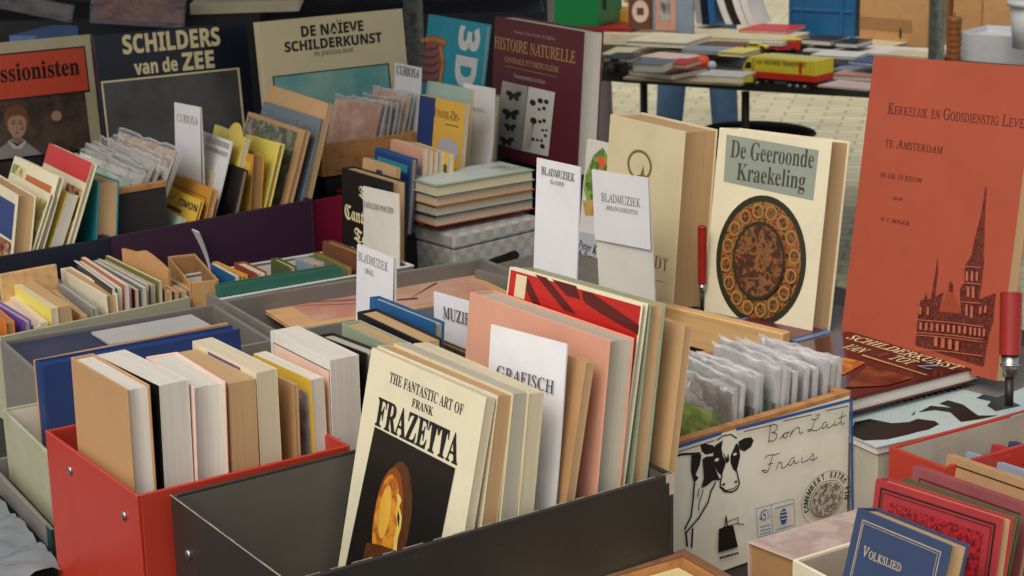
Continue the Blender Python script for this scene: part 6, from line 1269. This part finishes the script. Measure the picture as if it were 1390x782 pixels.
for i, (l_, r_, mat, lab) in enumerate((((855, 72), (1000, 78), 'c_cream', 'cream magazine lying across the middle of the far table'), ((935, 92), (1010, 96), 'c_black', 'black folder lying left of the toy lorry'), ((1075, 88), (1180, 92), 'c_navydark', 'dark blue magazine behind the toy lorry'), ((1130, 96), (1185, 100), 'c_bluegrey', 'blue grey magazine right of the toy lorry'), ((855, 88), (930, 92), 'c_pink', 'pink edged magazine behind the thick dark book'), ((1090, 70), (1270, 80), 'c_white', 'white magazine lying before the galvanised pole'))):
    d1, d2 = F0+RT*((l_[0]-695)/2550)+UP*((391-l_[1])/2550), F0+RT*((r_[0]-695)/2550)+UP*((391-r_[1])/2550); zz = FTZ+.004+.004*i
    A, B = Vector((0, 0, 1.75))+d1*((zz-1.75)/d1.z), Vector((0, 0, 1.75))+d2*((zz-1.75)/d2.z)
    G['mag%d' % i] = (A.x, A.y, zz, math.atan2(B.y-A.y, B.x-A.x), 0, 0, (B-A).length, .2, .008); flatbook('mag%d' % i, lab, mat, 'pg_white', 'magazine', 'magazine', 'books and papers lying on the far table')
more = [((818, 84), (858, 86), .018, 'c_navydark', 'thin dark book left of the black camera pile'), ((862, 60), (905, 62), .016, 'c_white', 'white book lying in front of the salmon book'), ((905, 56), (948, 59), .02, 'c_cream', 'cream book lying in front of the sagging magazines'), ((950, 66), (998, 69), .014, 'c_brown', 'brown book lying left of the toy fire engine'),
 ((1012, 60), (1062, 63), .012, 'c_white', 'white booklet right under the thin red book'), ((868, 80), (930, 84), .01, 'c_rosewhite', 'rose tinted booklet behind the thick dark book'), ((925, 72), (985, 76), .012, 'c_bluegrey', 'blue grey booklet in the middle of the far table'), ((1086, 60), (1128, 63), .022, 'c_black', 'black book lying at the foot of the blue crate'),
 ((1132, 64), (1164, 66), .02, 'c_navydark', 'dark book left of the taped kraft carton'), ((1100, 78), (1160, 82), .01, 'c_white', 'white folded sheet behind the toy lorry roof'), ((1150, 88), (1210, 92), .014, 'c_blue', 'blue book behind the top of the orange book'), ((1196, 78), (1262, 83), .012, 'c_cream', 'cream magazine left of the galvanised pole foot'),
 ((945, 104), (1005, 108), .006, 'c_white', 'white leaflet at the front edge left of the toy lorry'), ((1110, 118), (1180, 123), .006, 'c_rosewhite', 'pale leaflet at the front edge right of the toy lorry'), ((858, 98), (900, 100), .03, 'c_slate', 'slate toy box behind the thick dark book'), ((900, 92), (932, 94), .016, 'c_red', 'small red book beside the orange ball'), ((975, 76), (1010, 78), .016, 'c_lemon', 'small yellow book behind the black folder')]
for i, (l_, r_, h_, mat, lab) in enumerate(more):
    d1, d2 = F0+RT*((l_[0]-695)/2550)+UP*((391-l_[1])/2550), F0+RT*((r_[0]-695)/2550)+UP*((391-r_[1])/2550); zz = FTZ+.036+.0013*i
    A, B = Vector((0, 0, 1.75))+d1*((zz-1.75)/d1.z), Vector((0, 0, 1.75))+d2*((zz-1.75)/d2.z)
    G['more%d' % i] = (A.x, A.y, zz, math.atan2(B.y-A.y, B.x-A.x)+.1*math.sin(i*2.3), 0, 0, (B-A).length, .13, h_); flatbook('more%d' % i, lab, mat, 'pg_white' if i % 3 else 'pg_cream', 'book', 'book', 'books and papers lying on the far table')
o = far('oval_book', 'book', 'brown book with a pale oval standing on the far table', 'c_brown', 'book', 'cover'); g = G['oval_book']; bm = bmesh.new(); [setattr(f_, 'smooth', False) for f_ in cyl(bm, (g[6]*.5, -.002, g[8]*.55), (g[6]*.5, -.0005, g[8]*.55), g[6]*.34, n=28)]
for v in bm.verts: v.co.z = g[8]*.55+(v.co.z-g[8]*.55)*1.3
link('oval_emblem', bm, 'c_rosewhite', o); bm = bmesh.new(); box(bm, g[6]*.36, g[6]*.64, -.0032, -.0024, g[8]*.45, g[8]*.66); link('oval_print', bm, 'c_brown', o)
o = far('pink_book', 'book', 'grey and salmon book with a black and white photo standing on the far table', 'c_bluegrey', 'book', 'cover'); g = G['pink_book']; bm = bmesh.new(); box(bm, g[6]*.08, g[6]*.58, -.0016, -.0004, .005, g[8]*.98); link('cover_panel', bm, 'c_pink', o); bm = bmesh.new(); box(bm, g[6]*.2, g[6]*.46, -.003, -.0018, g[8]*.3, g[8]*.9); link('photo', bm, 'pic_bw', o)
for k, sh, cols in (('curl1', -1, ('c_grey', 'c_navydark', 'c_blue')), ('curl2', -1, ('c_white', 'c_black', 'c_white', 'c_white'))):
    g = G[k]; W, D, H = g[6:9]
    for j, cm in enumerate(cols):
        G['%s_%d' % (k, j)] = g[:6]+(W, D, H); o = thing('%s_%d' % (k, j), 'magazine', ['grey', 'dark', 'blue'][j]+' spined magazine sagging in the upright row on the far table' if k == 'curl1' else ['cream', 'black edged', 'white', 'outermost white'][j]+' magazine bending over left of the blue crate', 'magazine', 'magazines sagging in an upright row')
        bm = bmesh.new(); x0 = W*j/len(cols); pts = [(x0+W/len(cols)*.85*s_+(.42 if k == 'curl2' else .16)*W*(1-t_)**2*1.0, H*t_) for s_, ts in ((0, range(9)), (1, range(8, -1, -1))) for t_ in [q_/8 for q_ in ts]]
        prism(bm, pts, 0, D, 'y'); link('cover', bm, cm, o)
o = thing('camera_far', 'photo_camera', 'black photo camera lying on the far table', 'camera'); g = G['camera_far']; bm = bmesh.new(); box(bm, 0, g[6], 0, g[7]*.6, 0, g[8], .006, 0, 2); link('body', bm, 'toyblack', o); bm = bmesh.new(); cyl(bm, (g[6]*.5, -.03, g[8]*.45), (g[6]*.5, -.0005, g[8]*.45), .019); link('lens', bm, 'toyblack', o); bm = bmesh.new(); box(bm, g[6]*.35, g[6]*.65, .006, .03, g[8]+.0003, g[8]+.012, .003); link('viewfinder', bm, 'toyblack', o)
o = thing('candy', 'toy_ball', 'red and white toy with an orange ball on the far table', 'toy'); bm = bmesh.new(); ball(bm, (.03, .02, .03), .026); link('ball', bm, 'orangeball', o); bm = bmesh.new(); ball(bm, (.0, .03, .022), .022); link('wrapper', bm, 'plastic_red', o); bm = bmesh.new(); ball(bm, (.062, .03, .018), .018); link('bow', bm, 'clearwhite', o)
# toy lorry
o = thing('truck', 'toy_lorry', 'yellow and red toy lorry reading TRANSPORT on the far table', 'toy lorry'); W, D, H = G['truck'][6:9]
g = G['truck']; ART2 = ART.pop('truck')
bm = bmesh.new(); box(bm, 0, W, 0, D, H*.30, H, .0015); link('trailer_box', bm, 'toyyellow', o)
bm = bmesh.new(); box(bm, -.0005, W+.0005, -.0006, D+.0006, H*.0, H*.298, .001); link('red_skirt', bm, 'toyred', o)
bm = bmesh.new(); box(bm, -.03, W*.98, D*.25, D*.75, -.012, -.0005, .001); link('chassis', bm, 'toyblack', o)
bm = bmesh.new(); prism(bm, [(-.046, -.018), (-.006, -.018), (-.006, H*.95), (-.022, H*.98), (-.043, H*.55), (-.046, H*.5)], D*.03, D*.97, 'y'); cabin = link('cab', bm, 'toyyellow', o)
bm = bmesh.new(); prism(bm, [(-.0405, H*.42), (-.012, H*.42), (-.012, H*.72), (-.03, H*.72)], D*.03-.001, D*.03-.0002, 'y'); w_ = link('side_window', bm, 'toyblack', o)
bm = bmesh.new(); box(bm, -.048, -.0465, D*.1, D*.9, -.016, .002); link('bumper', bm, 'toyblack', o)
for x in (-.034, .006, W*.56, W*.68, W*.8):
    for y in (D*.08, D*.84):
        bm = bmesh.new(); cyl(bm, (x, y, -.018), (x, y+D*.1, -.018), .0125, n=18); wh = link('wheel', bm, 'toyblack', o); bm = bmesh.new(); cyl(bm, (x, y-.0006, -.018), (x, y-.0001, -.018), .006, n=14); link('rim', bm, 'metal', wh)
ART['truck'] = ART2; rect_art('truck', 'F', 'red_flash', 'toyred', W*.73, W*.78, H*.34, H*.9); draw('truck', o, W, D, H)
o = thing('toy_crane', 'toy_fire_engine', 'red toy fire engine with a yellow ladder behind the lorry', 'toy'); W, D, H = G['toy_crane'][6:9]
bm = bmesh.new(); prism(bm, [(0, .006), (W, .006), (W, H), (W*.75, H), (W*.7, H*.6), (W*.1, H*.45), (0, H*.35)], 0, D, 'y'); link('body', bm, 'toyred', o); bm = bmesh.new(); box(bm, W*.45, W*1.3, D*.3, D*.6, H*1.08, H*1.36, .003); link('ladder', bm, 'toyyellow', o)
bm = bmesh.new(); cyl(bm, (W*.7, D*.45, H*.8), (W*.8, D*.45, H*1.09), .006); link('turntable', bm, 'toyred', o)
for x in (W*.2, W*.8): bm = bmesh.new(); cyl(bm, (x, -.003, .008), (x, -.0003, .008), .009); link('wheel', bm, 'toyblack', o)
o = thing('toy_car', 'toy_car', 'small yellow toy car left of the red fire engine', 'toy car'); W, D, H = G['toy_car'][6:9]
bm = bmesh.new(); prism(bm, [(0, .004), (W, .004), (W, H*.5), (W*.8, H*.55), (W*.66, H), (W*.3, H), (W*.16, H*.55), (0, H*.5)], 0, D, 'y'); link('body', bm, 'toyyellow', o)
bm = bmesh.new(); prism(bm, [(W*.25, H*.58), (W*.7, H*.58), (W*.62, H*.92), (W*.33, H*.92)], -.0012, -.0003, 'y'); link('window', bm, 'toyblack', o)
for x in (W*.2, W*.8): bm = bmesh.new(); cyl(bm, (x, -.003, .006), (x, -.0003, .006), .007); link('wheel', bm, 'toyblack', o)
x, y, z = PT['candle']; o = thing((x, y, FTZ, 0, 0, 0), 'carved_candle', 'brown carved candle standing beside the galvanised pole', 'candle'); bm = bmesh.new(); n, k = 20, 26; rows = []
for j in range(k+1):
    zz = .17*j/k; rr = .026*(1+.06*math.sin(j*1.9)) if j < k else .024
    rows.append([bm.verts.new((rr*math.cos(2*math.pi*i/n)*(1+.05*math.cos(3*2*math.pi*i/n+j*.5)), rr*math.sin(2*math.pi*i/n), zz)) for i in range(n)])
for j in range(k):
    for i in range(n): bm.faces.new((rows[j][i], rows[j][(i+1) % n], rows[j+1][(i+1) % n], rows[j+1][i]))
bm.faces.new(rows[-1]); link('wax', bm, 'candle', o, True); bm = bmesh.new(); cyl(bm, (0, 0, .171), (0, 0, .185), .002, n=8); link('wick', bm, 'ink', o)
# black folding stool below the far table
o = thing((.78, 6.95, 0, R(-20), 0, 0), 'folding_stool', 'black folding stool under the far table', 'stool'); bm = bmesh.new(); ball(bm, (.16, 0, .48), .22, 1, .55, .16, 20); link('seat', bm, 'tarp', o)
for x0, x1 in ((0, .3), (.3, 0)):
    for y in (-.09, .09): bm = bmesh.new(); cyl(bm, (x0, y, 0), (x1, y, .46), .012); link('leg', bm, 'toyblack', o)
# ------------------------------------------------------------------ two people behind the far table
def skin(name, joints, edges, mat, parent, lv=2):
    me = bpy.data.meshes.new(name); me.from_pydata([j[:3] for j in joints], edges, []); ob = bpy.data.objects.new(name, me); COL.objects.link(ob); ob.parent = parent
    sm = ob.modifiers.new('skin', 'SKIN'); sm.use_smooth_shade = True
    for sv, j in zip(me.skin_vertices[0].data, joints): sv.radius = (j[3], j[4] if len(j) > 4 else j[3])
    me.skin_vertices[0].data[0].use_root = True; s2 = ob.modifiers.new('sub', 'SUBSURF'); s2.levels = s2.render_levels = lv
    me.materials.append(M(mat)); return ob
def person(x, y, yaw, tm, jm, label, st):
    o = thing((x, y, 0, yaw, 0, 0), 'person', label, 'person')
    bj = [(0, 0, 1.0, .14, .1), (0, 0, 1.25, .15, .1), (0, 0, 1.45, .12, .08), (0, -.01, 1.56, .05), (0, -.02, 1.64, .07, .085), (0, -.02, 1.74, .08, .095), (0, -.01, 1.80, .05, .06)]
    be = [(0, 1), (1, 2), (2, 3), (3, 4), (4, 5), (5, 6)]
    for s in (-1, 1):
        i = len(bj); bj += [(s*.19, 0, 1.42, .055), (s*.24, .02, 1.15, .042), (s*.22, -.1, .93, .032), (s*.215, -.13, .86, .03, .02), (s*.213, -.15, .79, .02, .015), (s*.185, -.15, .83, .012)]; be += [(2, i), (i, i+1), (i+1, i+2), (i+2, i+3), (i+3, i+4), (i+3, i+5)]
    b0 = skin('body', bj, be, 'skinbody', o)
    bm = bmesh.new(); ball(bm, (0, .015, 1.76), .105, .85, 1, 1.0, 18); link('hair', bm, 'hair', o)
    for s in (-1, 1): bm = bmesh.new(); ball(bm, (s*.03, -.112, 1.70), .011); link('eye', bm, 'toyblack', o)
    bm = bmesh.new(); ball(bm, (0, -.118, 1.665), .014, .8, 1, 1.5); link('nose', bm, 'skinbody', o)
    tj = [(0, 0, .98, .16, .12)]; te = []
    for s in (-1, 1): i = len(tj); tj += [(s*.09, 0, .88, .095), (s*st*.8, -.01, .5, .068), (s*st, .0, .09, .058)]; te += [(0, i), (i, i+1), (i+1, i+2)]
    skin('trousers', tj, te, tm, o)
    jj = [(0, 0, .98, .175, .13), (0, 0, 1.25, .175, .12), (0, 0, 1.46, .13, .09)]; je = [(0, 1), (1, 2)]
    for s in (-1, 1): i = len(jj); jj += [(s*.2, 0, 1.43, .07), (s*.255, .02, 1.15, .058), (s*.23, -.09, .95, .05)]; je += [(2, i), (i, i+1), (i+1, i+2)]
    skin('jacket', jj, je, jm, o)
    for s in (-1, 1): bm = bmesh.new(); ball(bm, (s*st, -.06, .045), .05, .95, 2.5, .9, 16); link('shoe', bm, 'shoe', o)
person(.83, 8.15, R(8), 'jeans', 'jacket', 'person in blue jeans standing behind the far table', .14)
person(.33, 8.6, R(2), 'greytrousers', 'jacket', 'person in grey trousers standing behind the maroon book', .11)
